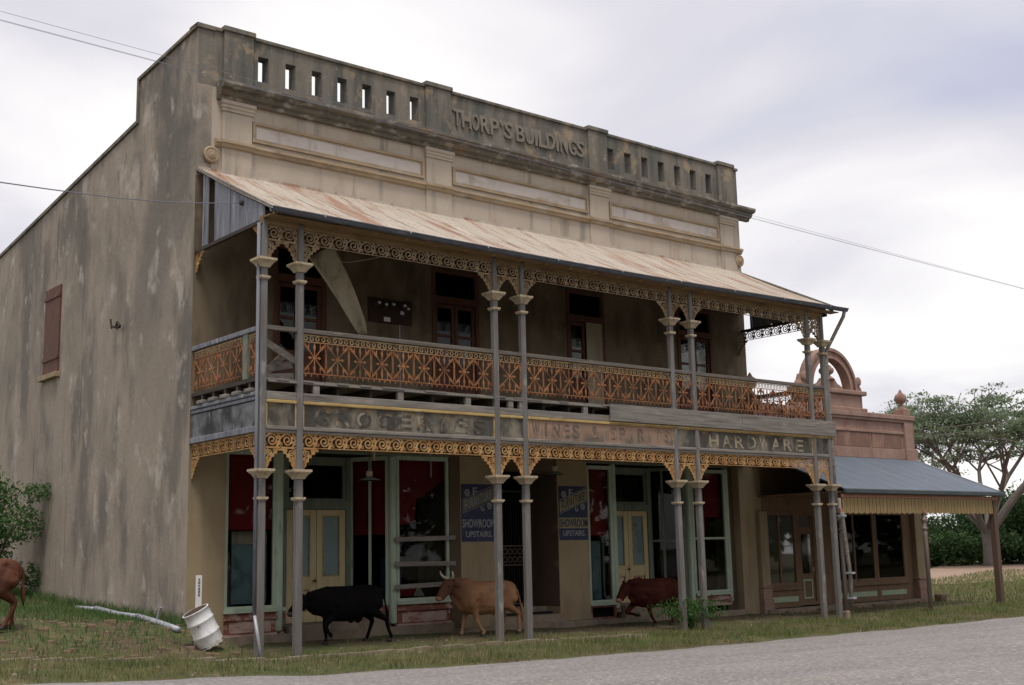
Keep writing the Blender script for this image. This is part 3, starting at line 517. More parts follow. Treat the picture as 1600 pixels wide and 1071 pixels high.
# ---- floor, beams, sign boards
mb = MB()
for k in range(66):
    x = .02+k*.256
    mb.box(x, x+.25, -V-.02+rnd.uniform(-.05, .03), -.005, 4.975, 5.01)
mb.build('floor_boards', M['bwood'], bl, kind='stuff')
for a, b in ((.1, .74), (.78, 5.4), (5.46, 6.17), (6.22, 8.58)): B('edge_bearer', 'bwood', bl, a, b, -V-.045, -V+.03, 4.935+rnd.uniform(-.012, .008), 4.974, bevel=.006)
B('edge_bearer', 'bwood', bl, 8.6, 16.8, -V+.005, -V+.05, 4.93, 4.974)
for k in range(23):
    x = .15+k*.74
    B('floor_joist', 'dark', bl, x, x+.06, -V+.1, -.01, 4.785, 4.97)
for x in (2.95, 4.62, 5.75, 6.05, 7.9, 1.05): B('packing_block', 'bwood', bl, x, x+.13, -V-.03, -V+.05, 4.772, 4.934)
def sag(x0, x1, m, name, y0, y1, z0, z1, **k): return B(name, m, bl, x0, x1, y0, y1, z0, z1, **k)
for i in range(7):
    a, b = PX[i]+.066, PX[i+1]-.066
    B('upper_beam', 'bwood', bl, a, b, -V-.045, -V+.045, 4.625, 4.77, bevel=.008)
    B('sign_rail', 'ochre', bl, a, b, -V-.055, -V+.03, 4.56, 4.622, bevel=.012)
    B('sign_board', 'signpink' if i == 3 else 'sign', bl, a, b, -V-.02, -V+.01, 4.145, 4.558)
    B('sign_rail', 'bwood', bl, a, b, -V-.06, -V+.03, 4.07, 4.143, bevel=.012); B('lower_beam', 'bwood', bl, a, b, -V-.035, -V+.035, 4.022, 4.068)
    if i in (0, 1, 3, 5): 
        for xx in (a, b-.03): B('sign_edge', 'ochre', bl, xx, xx+.03, -V-.03, -V-.02, 4.145, 4.558)
B('cover_board', 'bwood', bl, 8.66, 13.2, -V-.105, -V-.06, 4.64, 5.03, bevel=.008); B('cover_board', 'bwood', bl, 13.206, 17.05, -V-.105, -V-.06, 4.63, 5.035, bevel=.008)
B('cover_strip', 'ochre', bl, 8.66, 17.05, -V-.075, -V-.056, 4.595, 4.625)
# side boards (left return)
B('side_board', 'sideb', bl, -.03, .02, -V+.07, -.02, 4.15, 4.60); B('side_board', 'bluewood', bl, -.06, .03, -V+.07, -.02, 4.03, 4.145, bevel=.01)
for z, t in ((4.62, .0), (4.70, .02)): B('side_board', 'bluewood', bl, -.05-t, .02, -V+.07, -.03, z, z+.07, bevel=.012)
for k in range(5):
    y = -.45-k*.5; B('joist_end', 'bwood', bl, -.09, .3, y-.16, y+.1, 4.775, 4.86, bevel=.02)
    B('joist_end', 'dark', bl, -.02, .25, y-.05, y+.03, 4.87, 4.97)
B('edge_bearer', 'dark', bl, -.03, .06, -V+.06, -.0, 4.972, 5.04)
B('side_board', 'bwood', bl, PX[7]-.02, PX[7]+.03, -V+.07, -.02, 4.07, 4.60); B('edge_bearer', 'bwood', bl, PX[7]-.03, PX[7]+.03, -V+.07, -.02, 4.65, 4.97)
# lettering on the sign boards, mostly worn away
def signtext(txt, x0, x1, m, z=4.335, h=.27):
    n = len(txt); w = (x1-x0)/n
    for k, ch in enumerate(txt):
        if ch == ' ': continue
        ww = w*(.72 if ch != 'I' else .2)
        link('letter', text_mesh(ch, ww, h, .006, m, bold=.015), bl, loc=(x0+w*(k+.5), -V-.0245, z))
signtext('GROCERIES', 1.0, 5.2, M['signtext'], 4.34, .29); signtext('WINES & SPIRITS', 6.35, 10.7, M['signtext2'], 4.37, .28); signtext('HARDWARE', 11.95, 15.75, M['signtext3'], 4.335, .31)

# ---- verandah roof
RY0, RZ0, RY1, RZ1 = -.005, 9.74, -3.27, 8.13
def roofz(x, y): 
    t = (RY0-y)/(RY0-RY1); return RZ0+(RZ1-RZ0)*t - .07*t*math.sin(max(0, min(1, x/17))*math.pi) - .05*math.sin(t*math.pi)
nsh = 22; xw = (17.22+.05)/nsh
for k in range(nsh):
    mb = MB(); nx = 54; nyy = 7; xa = -.05+k*xw
    for j in range(nyy+1):
        y = RY0+(RY1-.06-RY0)*j/nyy
        for i in range(nx+1):
            x = xa+(xw+.03)*i/nx; mb.v.append((x, y, roofz(x, y)+.011*math.sin(i/nx*(xw+.03)/.076*2*math.pi)+.002*(k % 2)))
    mb.f = [(j*(nx+1)+i, j*(nx+1)+i+1, (j+1)*(nx+1)+i+1, (j+1)*(nx+1)+i) for j in range(nyy) for i in range(nx)]
    mb.build('roof_sheet', M['iron'], bl, smooth=True)
mb = MB()
for y in (-.35, -1.1, -1.85, -2.6, -3.1):
    for k in range(112):
        x = .04+k*.152; z = roofz(x, y)+.012; mb.add([(x-.007, y-.007, z), (x+.007, y-.007, z), (x+.007, y+.007, z), (x-.007, y+.007, z), (x, y, z+.008)], [(0, 1, 4), (1, 2, 4), (2, 3, 4), (3, 0, 4)])
mb.build('roof_nails', M['drumin'], bl, kind='stuff')
B('flashing', 'iron', bl, 0, 17.12, -.03, -.002, 9.73, 9.79)
for k in range(24):
    x = .1+k*.735
    MB().bar((x, -.01, 9.62), (x, -3.12, roofz(x, -3.12)-.075), .05, .10).build('rafter', M['dark'], bl)
    B('rafter_end', 'ochre', bl, x-.035, x+.035, -3.20, -3.12, roofz(x, -3.16)-.155, roofz(x, -3.16)-.075)
for y in (-.6, -1.3, -2.0, -2.6): B('batten', 'dark', bl, 0, 17.1, y-.03, y+.03, roofz(0, y)-.10, roofz(0, y)-.07)
B('ceiling_lining', 'dark', bl, 3.4, 16.95, -2.05, -.01, 8.45, 8.47)
for i in range(7): B('verandah_plate', 'soffit', bl, PX[i] - (.07 if i == 0 else -.06), PX[i+1]-.06 + (.12 if i == 6 else 0), -V-.05, -V+.05, 7.892, 8.04)
MB().prism([(-3.25, 8.0), (-V-.05, 8.0), (-V-.05, 8.02), (-3.25, 8.02)], -.05, 17.2, 'x').build('soffit_board', M['soffit'], bl)
mb = MB(); n = 12     # half-round gutter in sagging lengths
for k in range(n):
    xa, xb = -.08+(17.42+.08)*k/n, -.08+(17.42+.08)*(k+1)/n
    o = len(mb.v)
    for x in (xa, xb):
        zc = roofz(x, RY1)-.02
        for j in range(9):
            a = math.pi*j/8; mb.v.append((x, RY1-.075-.075*math.cos(a), zc-.085*math.sin(a)))
        mb.v.append((x, RY1-.165, zc+.012)); mb.v.append((x, RY1-.165, zc-.01))
    for j in range(8): mb.f.append((o+j, o+j+1, o+11+j+1, o+11+j))
    mb.f.append((o, o+9, o+20, o+11)); mb.f.append((o+9, o+10, o+21, o+20))
mb.build('gutter', M['gutter'], bl)
for k in range(9): 
    x = 1.0+k*1.95; B('gutter_bracket', 'galv', bl, x-.015, x+.015, RY1-.172, RY1-.166, roofz(x, RY1)-.05, roofz(x, RY1)-.01)
# weatherboards of the gable triangle at each end
for x, yb in ((-.02, 17), (17.0, 17)):
    for k in range(18):
        y1 = -.42-k*.142; y0 = y1-.136
        if x < 0 and k in (1, 2): continue
        zt0, zt1 = roofz(0, y0)-.03, roofz(0, y1)-.03
        MB().prism([(y0, 8.0+rnd.uniform(-.02, .02)), (y1, 8.0), (y1, zt1), (y0, zt0)], x+rnd.uniform(-.006, .006), x+.022, 'x').build('weatherboard', M['bluewood'], bl)
    B('gable_stud', 'bluewood', bl, x-.01, x+.05, -.40, -.34, 7.95, 9.5); B('gable_rail', 'dark', bl, x-.015, x+.06, -V-.05, -.0, 7.93, 7.998)
    MB().bar((x, -.0, 9.73), (x, -3.3, 8.12), .05, .06).build('barge_strip', M['bwood'], bl)
# downpipes
dp = MB().tube([(17.32, RY1-.08, 8.05), (17.30, RY1-.05, 7.9), (17.02, -V-.02, 7.05), (16.93, -V-.02, 6.9), (16.92, -V-.02, 4.2), (16.93, -V-.03, 2.6)], .05, 10).build('downpipe', M['bwood'], bl, smooth=True)
MB().tube([(16.98, -V-.16, 2.62), (17.0, -V-.15, 2.4), (17.22, -V-.1, 1.1), (17.24, -V-.1, .9), (17.20, -V-.1, .1)], .055, 10).build('downpipe', M['bwood'], bl, smooth=True, label='leaning lower length of downpipe broken off its collar')
for z, dx in ((2.5, .0), (1.0, .22), (.35, .21)): B('pipe_clip', 'galv', bl, 16.92+dx, 17.08+dx, -V-.22, -V-.03, z, z+.05)
MB().tube([(-.105, -V, 7.9), (-.105, -V, 4.1), (-.10, -V, .7)], .032, 8).build('downpipe', M['bluewood'], bl, smooth=True)
MB().tube([(-.10, -V-.02, .78), (-.06, -V-.08, .4), (-.01, -V-.12, -.05)], .03, 8).build('downpipe', M['galv'], bl, smooth=True, label='bent pale foot of the corner downpipe')
# leaning planks in the narrow end bay
for a, b in (((.1, -2.6, 5.05), (.72, -2.4, 5.55)), ((.05, -2.3, 5.2), (1.0, -2.2, 5.42)), ((.1, -2.7, 5.75), (.9, -2.5, 5.45)), ((.05, -2.55, 5.05), (.9, -2.45, 5.15))):
    MB().bar(a, b, .03, .14).build('loose_plank', M['bwood'], bl)
# side wall details
sw = thing_part('shutter_window', bl)
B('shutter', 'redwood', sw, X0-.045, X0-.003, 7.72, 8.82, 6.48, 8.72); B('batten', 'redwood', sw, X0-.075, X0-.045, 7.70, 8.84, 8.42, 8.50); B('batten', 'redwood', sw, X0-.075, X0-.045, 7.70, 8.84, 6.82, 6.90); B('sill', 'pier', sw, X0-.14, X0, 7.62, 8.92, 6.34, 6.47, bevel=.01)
wb = MB().tube([(X0, 3.95, 7.0), (X0-.12, 3.95, 7.02), (X0-.14, 3.5, 6.93)], .03, 6); wb.tube([(X0-.13, 4.05, 7.2), (X0-.13, 3.98, 6.98)], .025, 6); wb.tube([(X0-.13, 3.7, 6.98), (X0-.16, 3.55, 7.06), (X0-.16, 3.4, 6.94)], .03, 6); wb.build('wall_bracket', M['dark'], bl)

# ------------------------------------------------------------------ shop fronts
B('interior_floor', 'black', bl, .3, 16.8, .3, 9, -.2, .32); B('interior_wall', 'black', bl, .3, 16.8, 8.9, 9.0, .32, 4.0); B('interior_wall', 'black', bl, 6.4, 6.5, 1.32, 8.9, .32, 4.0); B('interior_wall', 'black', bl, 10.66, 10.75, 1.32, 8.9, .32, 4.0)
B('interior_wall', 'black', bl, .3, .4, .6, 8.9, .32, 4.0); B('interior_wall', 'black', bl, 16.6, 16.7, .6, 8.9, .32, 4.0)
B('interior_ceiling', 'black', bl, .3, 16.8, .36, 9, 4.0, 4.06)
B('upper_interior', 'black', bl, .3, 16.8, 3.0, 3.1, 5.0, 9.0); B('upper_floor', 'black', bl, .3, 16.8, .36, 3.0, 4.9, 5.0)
def fixed_window(pts, sill, top, rails=(), frame='green', mull=(), stall='stall', z0=.24, blind=None, glass='glass', fw_=.07):
    """shop window between two plan points; pts run left to right seen from the street"""
    w = thing_part('shop_window', bl); (ax, ay), (bx, by) = pts; a, b = Vector((ax, ay, 0)), Vector((bx, by, 0)); d = (b-a); L_ = d.length; d.normalize()
    n = Vector((d.y, -d.x, 0)); mt = Matrix((d, -n, Vector((0, 0, 1)))).transposed().to_4x4(); mt.translation = a
    def bx_(name, m, x0, x1, y0, y1, c, e_, par=w): return MB().box(x0, x1, y0, y1, c, e_, mt).build(name, M[m], par)
    f = MB()
    for x0, x1, c, e_ in ((0, fw_, sill, top), (L_-fw_, L_, sill, top), (fw_, L_-fw_, sill, sill+.06), (fw_, L_-fw_, top-.09, top)): f.box(x0, x1, -.03, .05, c, e_, mt)
    for r_ in rails: f.box(fw_, L_-fw_, -.01, .04, r_-.03, r_+.03, mt)
    for u_ in mull: f.box(u_*L_-.03, u_*L_+.03, -.012, .042, sill+.06, top-.09, mt)
    f.build('frame', M[frame], w); bx_('glass', glass, fw_, L_-fw_, .012, .018, sill+.06, top-.09)
    bx_('sill', frame, -.02, L_+.02, -.10, .06, sill-.07, sill-.002)
    if stall:
        bx_('riser', stall, 0, L_, -.035, .05, z0, sill-.075); bx_('riser_rail', 'stall', -.02, L_+.02, -.085, .05, sill-.21, sill-.15); bx_('riser_panel', 'pinkrail', .12, L_-.12, -.055, -.03, z0+.06, sill-.25)
        bx_('plinth', 'pinkrail', -.02, L_+.02, -.07, .05, z0-.03, z0+.035)
    if blind:
        bb = blind if isinstance(blind, list) else [(0, blind), (1, blind)]
        mbb = MB(); prev_ = None
        for (u0, zb0), (u1, zb1) in zip(bb, bb[1:]):
            vs_ = [(u0*L_, .16, zb0), (u1*L_, .16, zb1), (u1*L_, .16, top), (u0*L_, .16, top), (u0*L_, .18, zb0), (u1*L_, .18, zb1), (u1*L_, .18, top), (u0*L_, .18, top)]
            mbb.add([mt @ Vector(v) for v in vs_], [(0, 1, 2, 3), (7, 6, 5, 4), (0, 4, 5, 1)])
        mbb.build('blind', M['redblind'], w)
    return w, mt, L_
def corner_post(x, y, top=3.96): B('corner_post', 'green', bl, x-.075, x+.075, y-.075, y+.075, .28, top, bevel=.03)
def entrance(x0, x1, y, leaf_y, label, double):
    d = thing_part('shop_door', bl); f = MB(); zt = 2.80
    f.box(x0-.12, x0, y-.06, y+.08, .36, 3.96); f.box(x1, x1+.12, y-.06, y+.08, .36, 3.96); f.box(x0, x1, y-.06, y+.08, zt, zt+.17); f.box(x0, x1, y-.04, y+.08, 3.84, 3.96); f.build('frame', M['dgreen'], d)
    g_ = MB(); frame_rect(g_, x0, x1, zt+.17, 3.84, .07, y-.02, y+.05); g_.build('transom_frame', M['dgreen'], d); B('transom_glass', 'glass', d, x0+.07, x1-.07, y+.012, y+.018, zt+.24, 3.77)
    mid = (x0+x1)/2; leaves = ((x0+.01, mid-.006), (mid+.006, x1-.01))
    for k, (a, b) in enumerate(leaves):
        l = MB(); s_ = .15
        l.box(a, a+s_, y-.03, y+.03, .37, zt-.01); l.box(b-s_, b, y-.03, y+.03, .37, zt-.01); l.box(a+s_, b-s_, y-.03, y+.03, zt-.14, zt-.01); l.box(a+s_, b-s_, y-.03, y+.03, 1.10, 1.34); l.box(a+s_, b-s_, y-.03, y+.03, .37, .58); l.box(a+s_, b-s_, y-.012, y+.02, .58, 1.10)
        l.build('leaf', M['cream'], d, bevel=.006); B('glass', 'frost', d, a+s_, b-s_, y-.006, y+.006, 1.34, zt-.14)
        frame_rect(MB(), a+s_-.0, b-s_, 1.34, zt-.14, .022, y-.034, y-.02).build('bead', M['ochre'], d)
        frame_rect(MB(), a+s_+.02, b-s_-.02, .62, 1.06, .02, y-.03, y-.01).build('panel_bead', M['stall'], d)
        if label and k == 1:   # worn painted flourish across the pane
            mm = MB(); zz = [(a+s_+.05+.30*t/24+.07*math.sin(t*1.15), 2.42-.72*t/24+.05*math.cos(t*1.15)) for t in range(25)]
            ribbon(mm, zz, .03, .004, y-.009); spiral(mm, a+s_+.12, 2.40, .09, .02, 0, 1.5, .02, .004, 16, y-.009); spiral(mm, b-s_-.13, 1.74, .09, .02, 2, 1.5, .02, .004, 16, y-.009); mm.build('glass_lettering', M['dgreen'], d)
    MB().lathe([(.012, 0), (.012, -.05), (.03, -.06), (.03, -.085)], (mid-.07, y-.03, 1.25), 10, 'y').build('handle', M['dark'], d)
    B('step', 'conc', bl, x0-.4, x1+.4, -.02, y+.08, -.2, .36); return d
corner_post(2.0, .08); corner_post(4.82, .08); corner_post(11.62, .08); corner_post(14.47, .08); corner_post(16.02, .1)
fixed_window([(.76, .06), (1.92, .06)], .76, 3.96, blind=2.34)
fixed_window([(2.08, .10), (2.52, 1.0)], .76, 3.96, blind=2.34)
entrance(2.66, 4.16, 1.0, 1.0, False, True)
fixed_window([(4.28, 1.0), (4.76, .14)], .76, 3.96, blind=2.22, mull=(.52,), rails=())
w3, mt3, L3 = fixed_window([(4.90, .06), (6.34, .06)], .76, 3.96, blind=[(0, 2.5), (.2, 2.42), (.42, 2.5), (.46, 3.0), (.62, 3.08), (.66, 3.15), (.84, 3.3), (1, 3.45)])
for z, dz in ((2.10, .03), (1.57, -.02), (1.07, .04)): MB().bar((4.78, -.09, z), (6.42, -.09, z+dz), .03, .10).build('batten', M['bwood'], w3)
MB().add([(5.1, .35, .85), (5.8, .35, .85), (5.55, .5, 1.15), (5.3, .9, .84)], [(0, 1, 2), (1, 3, 2), (0, 2, 3)]).build('cloth_heap', M['redblind'], bl)
MB().add([(5.55, .33, .84), (5.85, .33, .84), (5.72, .4, 1.1), (5.7, .6, .84)], [(0, 1, 2), (1, 3, 2), (0, 2, 3)]).build('cloth_heap', M['ply'], bl)
fixed_window([(10.68, .06), (11.54, .06)], .47, 3.9, blind=2.14, stall=None)
f4 = frame_rect(MB(), 10.68, 11.56, .06, .40, .05, .02, .08); f4.build('riser_hole_frame', M['stall'], bl); B('riser_hole_shade', 'black', bl, 10.73, 11.51, .25, .27, .05, .40)  # black sheet gives the dark of the hole where the riser is missing
fixed_window([(11.70, .10), (12.10, 1.0)], .5, 3.96, blind=2.14)
entrance(12.26, 13.76, 1.0, 1.0, True, True)
fixed_window([(13.88, 1.0), (14.40, .14)], .5, 3.96, rails=(1.98,), mull=(.38,), frame='dgreen')
fixed_window([(14.56, .06), (15.95, .06)], .56, 3.9, rails=(2.02,), blind=[(0, 2.1), (.5, 2.1), (.52, 2.6), (1, 2.6)])
B('fascia', 'dgreen', bl, .75, 6.36, .02, .2, 3.962, 3.998); B('fascia', 'dgreen', bl, 10.66, 16.09, .02, .2, 3.962, 3.998)
B('reflection_and_shop_panel', 'teal', bl, 1.15, 1.95, .5, .54, .85, 2.05); B('reflection_and_shop_panel', 'ply', bl, 1.15, 1.95, .5, .54, 2.055, 2.32); B('reflection_and_shop_panel', 'redwood', bl, .78, 1.02, .30, .33, .8, 1.9)  # teal panel and its pale top stand for a glass reflection; redwood is boarding
B('reflection_and_shop_panel', 'teal', bl, 10.72, 11.06, .5, .54, 1.0, 2.0); B('reflection_and_shop_panel', 'teal', bl, 11.22, 11.52, .5, .54, .5, 2.0); B('reflection_and_shop_panel', 'redwood', bl, 10.7, 11.1, .45, .49, .55, 1.2)  # teal panels are painted reflections in the glass; redwood is a dark panel
B('reflection_and_shop_panel', 'blue', bl, 5.5, 6.1, 1.6, 1.65, .9, 1.7)
B('base_course', 'conc', bl, .75, 6.36, -.10, .02, -.3, .235); B('base_course', 'conc', bl, 10.66, 16.5, -.10, .02, -.3, .06); B('base_course', 'conc', bl, 6.36, 10.66, -.22, -.003, -.3, .09)
# central passage with its folding iron gate
B('step', 'conc', bl, 7.68, 9.65, -.12, .5, -.2, .27); B('step', 'conc', bl, 7.68, 9.65, .5, 1.32, -.2, .44); B('passage_floor', 'black', bl, 7.0, 10.4, 1.32, 6, -.2, .44)
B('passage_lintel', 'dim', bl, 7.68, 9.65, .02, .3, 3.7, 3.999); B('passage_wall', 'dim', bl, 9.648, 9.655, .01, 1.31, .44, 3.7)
gt = thing_part('iron_gate', bl); mb = MB()
for k in range(23):
    x = 7.74+k*.083; mb.box(x-.008, x+.008, 1.22, 1.24, .46, 3.3)
mb.build('bars', M['gatem'], gt)
for z in (.5, 1.45, 1.92, 3.28): B('rail', 'gatel', gt, 7.69, 9.64, 1.205, 1.255, z-.02, z+.02)
mb = MB()
for k in range(12):
    for z in (1.585, 1.785): spiral(mb, 7.78+k*.162, z, .068, .068, 0, 1, .03, .02, 10, 1.21)
mb.build('ring_band', M['gatel'], gt)
# painted posters on the piers
def poster(x0, x1, yellow):
    p = thing_part('painted_poster', bl); z0, z1 = 2.03, 3.36; w = x1-x0; y = -.003; bm_ = M['bandy' if yellow else 'band']
    B('panel', 'blue', p, x0, x1, y-.006, y, z0, z1); y -= .008
    zs = z0+.62
    MB().prism([(x0+.03, zs+.06), (x1-.02, zs+.36), (x1-.02, zs+.66), (x0+.03, zs+.33)], y-.003, y, 'y').build('diagonal_band', bm_, p)
    for a, b in (((x0+.03, zs+.36), (x1-.02, zs+.69)), ((x0+.03, zs+.03), (x1-.02, zs+.33))): MB().bar((a[0], y-.002, a[1]), (b[0], y-.002, b[1]), .004, .012).build('band_rule', M['postertext'], p)
    t = 'FURNITURE'; n = len(t)
    for k, ch in enumerate(t):
        hh = .27-.004*k + (.05 if k == 0 else 0); cx = x0+.08+(w-.16)*(k+.5)/n
        o = link('letter', text_mesh(ch, (w-.16)/n*(.8 if ch != 'I' else .3), hh-.03, .003, M['blue' if yellow else 'postertext'], bold=.01), p, loc=(cx, y-.006, zs+.20+(cx-x0)/w*.31-(.03 if k == 0 else 0)))
    for txt, zc, hh, a, b in (('SHOWROOM', z0+.42, .20, .02, .02), ('UPSTAIRS.', z0+.17, .14, .12, .10)):
        if txt == 'SHOWROOM': B('text_band', 'blue' if not yellow else 'bandy', p, x0+.01, x1-.01, y-.001, y+.001, zc-.13, zc+.13)
        link('lettering', text_mesh(txt, w-a-b, hh, .003, M['blue' if yellow and txt == 'SHOWROOM' else 'postertext'], bold=.02), p, loc=((x0+a+x1-b)/2, y-.006, zc))
    for cx, cz, r_ in ((x0+.17, z1-.2, .085), (x1-.16, zs+.20, .08)):
        mm = MB()
        for k in range(6): mm.lathe([(r_*.42, -.003), (r_*.42, 0)], (cx+r_*.62*math.cos(k*1.047), y-.001, cz+r_*.62*math.sin(k*1.047)), 8, 'y')
        mm.build('flower_ornament', M['postertext'], p)
    mm = MB(); spiral(mm, x1-.36, zs+.14, .06, .02, 2.2, .9, .03, .003, 12, y-.002); mm.build('scroll_ornament', M['postertext'], p)
    link('lettering', text_mesh('F', .13, .19, .003, M['postertext'], bold=.02), p, loc=(x0+.40, y-.005, z1-.17))
poster(6.67, 7.66, False); poster(9.68, 10.64, True)

# hanging lamps, fallen ceiling sheet
def lamp(x, y, z, label):
    t = thing('hanging_lamp', label, 'lamp', (x, y, z))
    MB().tube([(0, 0, .16), (0, 0, 4.62-z)], .008, 6).build('cord', M['dark'], t)
    MB().lathe([(.05, .02), (.07, .08), (.07, .14), (.04, .17)], n=14).build('lamp_holder', M['cap'], t, smooth=True)
    MB().lathe([(.23, -.035), (.21, -.02), (.10, .025), (.05, .03), (.05, .022), (.10, .015), (.22, -.035)], n=24).build('lamp_shade', M['dgreen'], t, smooth=True)
lamp(3.27, -1.4, 3.33, 'enamel dish lamp hanging under the balcony above the double cream doors'); lamp(8.35, -1.4, 3.56, 'enamel dish lamp hanging before the dark central passage')
B('cord_end', 'cap', bl, 3.36, 3.40, -1.43, -1.37, 3.72, 4.0); MB().tube([(4.9, -1.3, 4.7), (4.9, -1.3, 3.4)], .01, 5).build('conduit', M['galv'], bl)
sh = thing('ceiling_sheet', 'long pale ceiling sheet fallen loose and hanging behind the upper railing', 'ceiling board', (2.5, -1.5, 6.3))
mb = MB(); n = 14
for k in range(n+1):
    t = k/n; cx = -.66+1.33*t+.02*math.sin(t*3.1); cz_ = 1.55-1.52*t+.07*math.sin(t*math.pi); w0 = .27*(1-t)**.55+.09
    for j in range(7):
        s_ = j/6-.5; mb.v.append((cx+s_*w0*1.55, -.30+.42*t+.10*math.cos(s_*4)+.05*t, cz_+s_*w0*.95))
mb.f = [(k*7+j, k*7+j+1, (k+1)*7+j+1, (k+1)*7+j) for k in range(n) for j in range(6)]
o = mb.build('sheet', M['ply'], sh, smooth=True); md = o.modifiers.new('thickness', 'SOLIDIFY'); md.thickness = .012
MB().tube([(-.22, 0, 1.46), (.25, 0, 1.52), (.75, .02, 1.66), (1.17, .02, 1.80)], .014, 6).build('loose_batten', M['ply'], sh)
MB().tube([(-.25, .02, 1.5), (.0, .05, 1.40), (.12, .05, 1.22), (.1, .05, 1.05)], .014, 6).build('split_edge', M['ply'], sh)

# ------------------------------------------------------------------ the pink shop next door
pk = thing('corner_shop', 'single storey pink shop with arched pediment and slate blue verandah roof', 'building', (0, 0, 0))
PA, PB = 17.2, 25.35
B('parapet_wall', 'pink', pk, PA, PB, 0, .35, 4.0, 5.82)
B('parapet_base', 'pink', pk, PA, PB+.05, -.06, .38, 4.45, 4.78, bevel=.01); B('parapet_rail', 'pink', pk, PA, PB+.04, -.05, .37, 5.27, 5.36, bevel=.01); B('parapet_coping', 'pink', pk, PA, PB+.10, -.13, .42, 5.74, 5.90, bevel=.02); B('parapet_coping', 'pink', pk, PA, PB+.06, -.08, .39, 5.66, 5.738, bevel=.01)
for a, b in ((17.75, 19.2), (19.3, 21.2), (21.27, 23.0), (23.08, 24.75)): B('rough_panel', 'pinkdark', pk, a, b, -.022, .01, 4.80, 5.25)
for a, b in ((24.86, 25.36), (17.2, 17.66)):
    B('end_pilaster', 'pink', pk, a, b, -.10, .02, 4.45, 5.66, bevel=.01); B('pilaster_base', 'pink', pk, a-.03, b+.10, -.14, .40, 4.40, 4.80, bevel=.015); B('finial_base', 'pink', pk, a+.05, b-.05, -.06, .32, 5.90, 6.14, bevel=.02)
    MB().lathe([(.15, 0), (.10, .05), (.06, .12), (.05, .17), (.13, .21), (.19, .30), (.20, .40), (.16, .49), (.09, .53), (.06, .58), (.02, .66)], ((a+b)/2, .14, 6.14), 16).build('finial_urn', M['pink'], pk, smooth=True)
B('pediment_base', 'pink', pk, 19.6, 22.72, -.02, .36, 5.90, 6.42, bevel=.015); B('pediment_base', 'pink', pk, 19.45, 22.86, -.12, .42, 6.42, 6.56, bevel=.025); B('pediment_base', 'pink', pk, 19.4, 22.92, -.06, .39, 5.90, 6.02, bevel=.02)
cx, zb = 21.22, 6.56
def arch(r_in, r_out, y0, y1, kz=1.0):
    mb = MB(); n = 26
    for k in range(n+1):
        a = math.pi*k/n
        for r_, yy in ((r_in, y0), (r_out, y0), (r_out, y1), (r_in, y1)): mb.v.append((cx+r_*math.cos(a), yy, zb+r_*kz*math.sin(a)))
    for k in range(n):
        for j in range(4): mb.f.append((k*4+j, k*4+(j+1) % 4, (k+1)*4+(j+1) % 4, (k+1)*4+j))
    mb.f += [(0, 1, 2, 3), (n*4+3, n*4+2, n*4+1, n*4)]
    return mb
arch(.98, 1.21, .04, .30).build('pediment_arch', M['pink'], pk, smooth=False); arch(1.19, 1.29, -.02, .33).build('arch_hood', M['pink'], pk); arch(.96, 1.04, .0, .32).build('arch_rib', M['pink'], pk)
for s_ in (-1, 1):
    mb = MB(); mb.prism([(cx+s_*1.15, zb), (cx+s_*1.60, zb), (cx+s_*1.56, zb+.10), (cx+s_*1.44, zb+.22), (cx+s_*1.36, zb+.4), (cx+s_*1.2, zb+.45)], .04, .30, 'y'); mb.lathe([(.13, 0), (.15, -.04), (.08, -.07)], (cx+s_*1.38, .04, zb+.32), 12, 'y'); mb.build('pediment_scroll', M['pink'], pk)
    mb = MB(); mb.prism([(cx, zb), (cx+s_*.75, zb), (cx+s_*.6, zb+.12), (cx+s_*.4, zb+.2), (cx+s_*.25, zb+.35), (cx, zb+.4)], .1, .3, 'y'); mb.build('urn_pedestal', M['pink'], pk)
MB().lathe([(.26, .30), (.20, .36), (.12, .42), (.12, .46), (.20, .50), (.24, .58), (.22, .66), (.15, .71), (.16, .74), (.08, .78), (.03, .86)], (cx, .2, zb), 16).build('pediment_urn', M['pink'], pk, smooth=True)
# verandah
ry = -2.98
MB().prism([(0.0, 4.42), (ry, 3.22), (ry, 3.26), (0.0, 4.47)], 17.3, 25.32, 'x').build('verandah_roof', M['bluroof'], pk)
for k in range(11): MB().bar((17.3+k*.8, -.0, 4.468), (17.3+k*.8, ry, 3.258), .03, .008).build('roof_seam', M['bluroof'], pk)
MB().bar((25.30, 0, 4.47), (25.30, ry, 3.26), .06, .06).build('roof_capping', M['galv'], pk); B('roof_flashing', 'galv', pk, 17.3, 25.3, -.04, -.005, 4.40, 4.52)
B('gutter', 'dkgut', pk, 17.2, 25.4, ry-.12, ry-.005, 3.12, 3.25, bevel=.02); B('valance_rail', 'trim', pk, 17.2, 25.1, ry+.01, ry+.06, 3.02, 3.11)
mb = MB()
for k in range(92):
    x = 17.22+k*.0855; mb.box(x, x+.072, ry+.03+.006*(k % 2), ry+.05+.006*(k % 2), 2.58+.015*(k % 3), 3.018)
mb.build('valance_slats', M['val'], pk, kind='stuff')
B('valance_rail', 'val', pk, 17.22, 25.08, ry+.06, ry+.08, 2.68, 2.76)
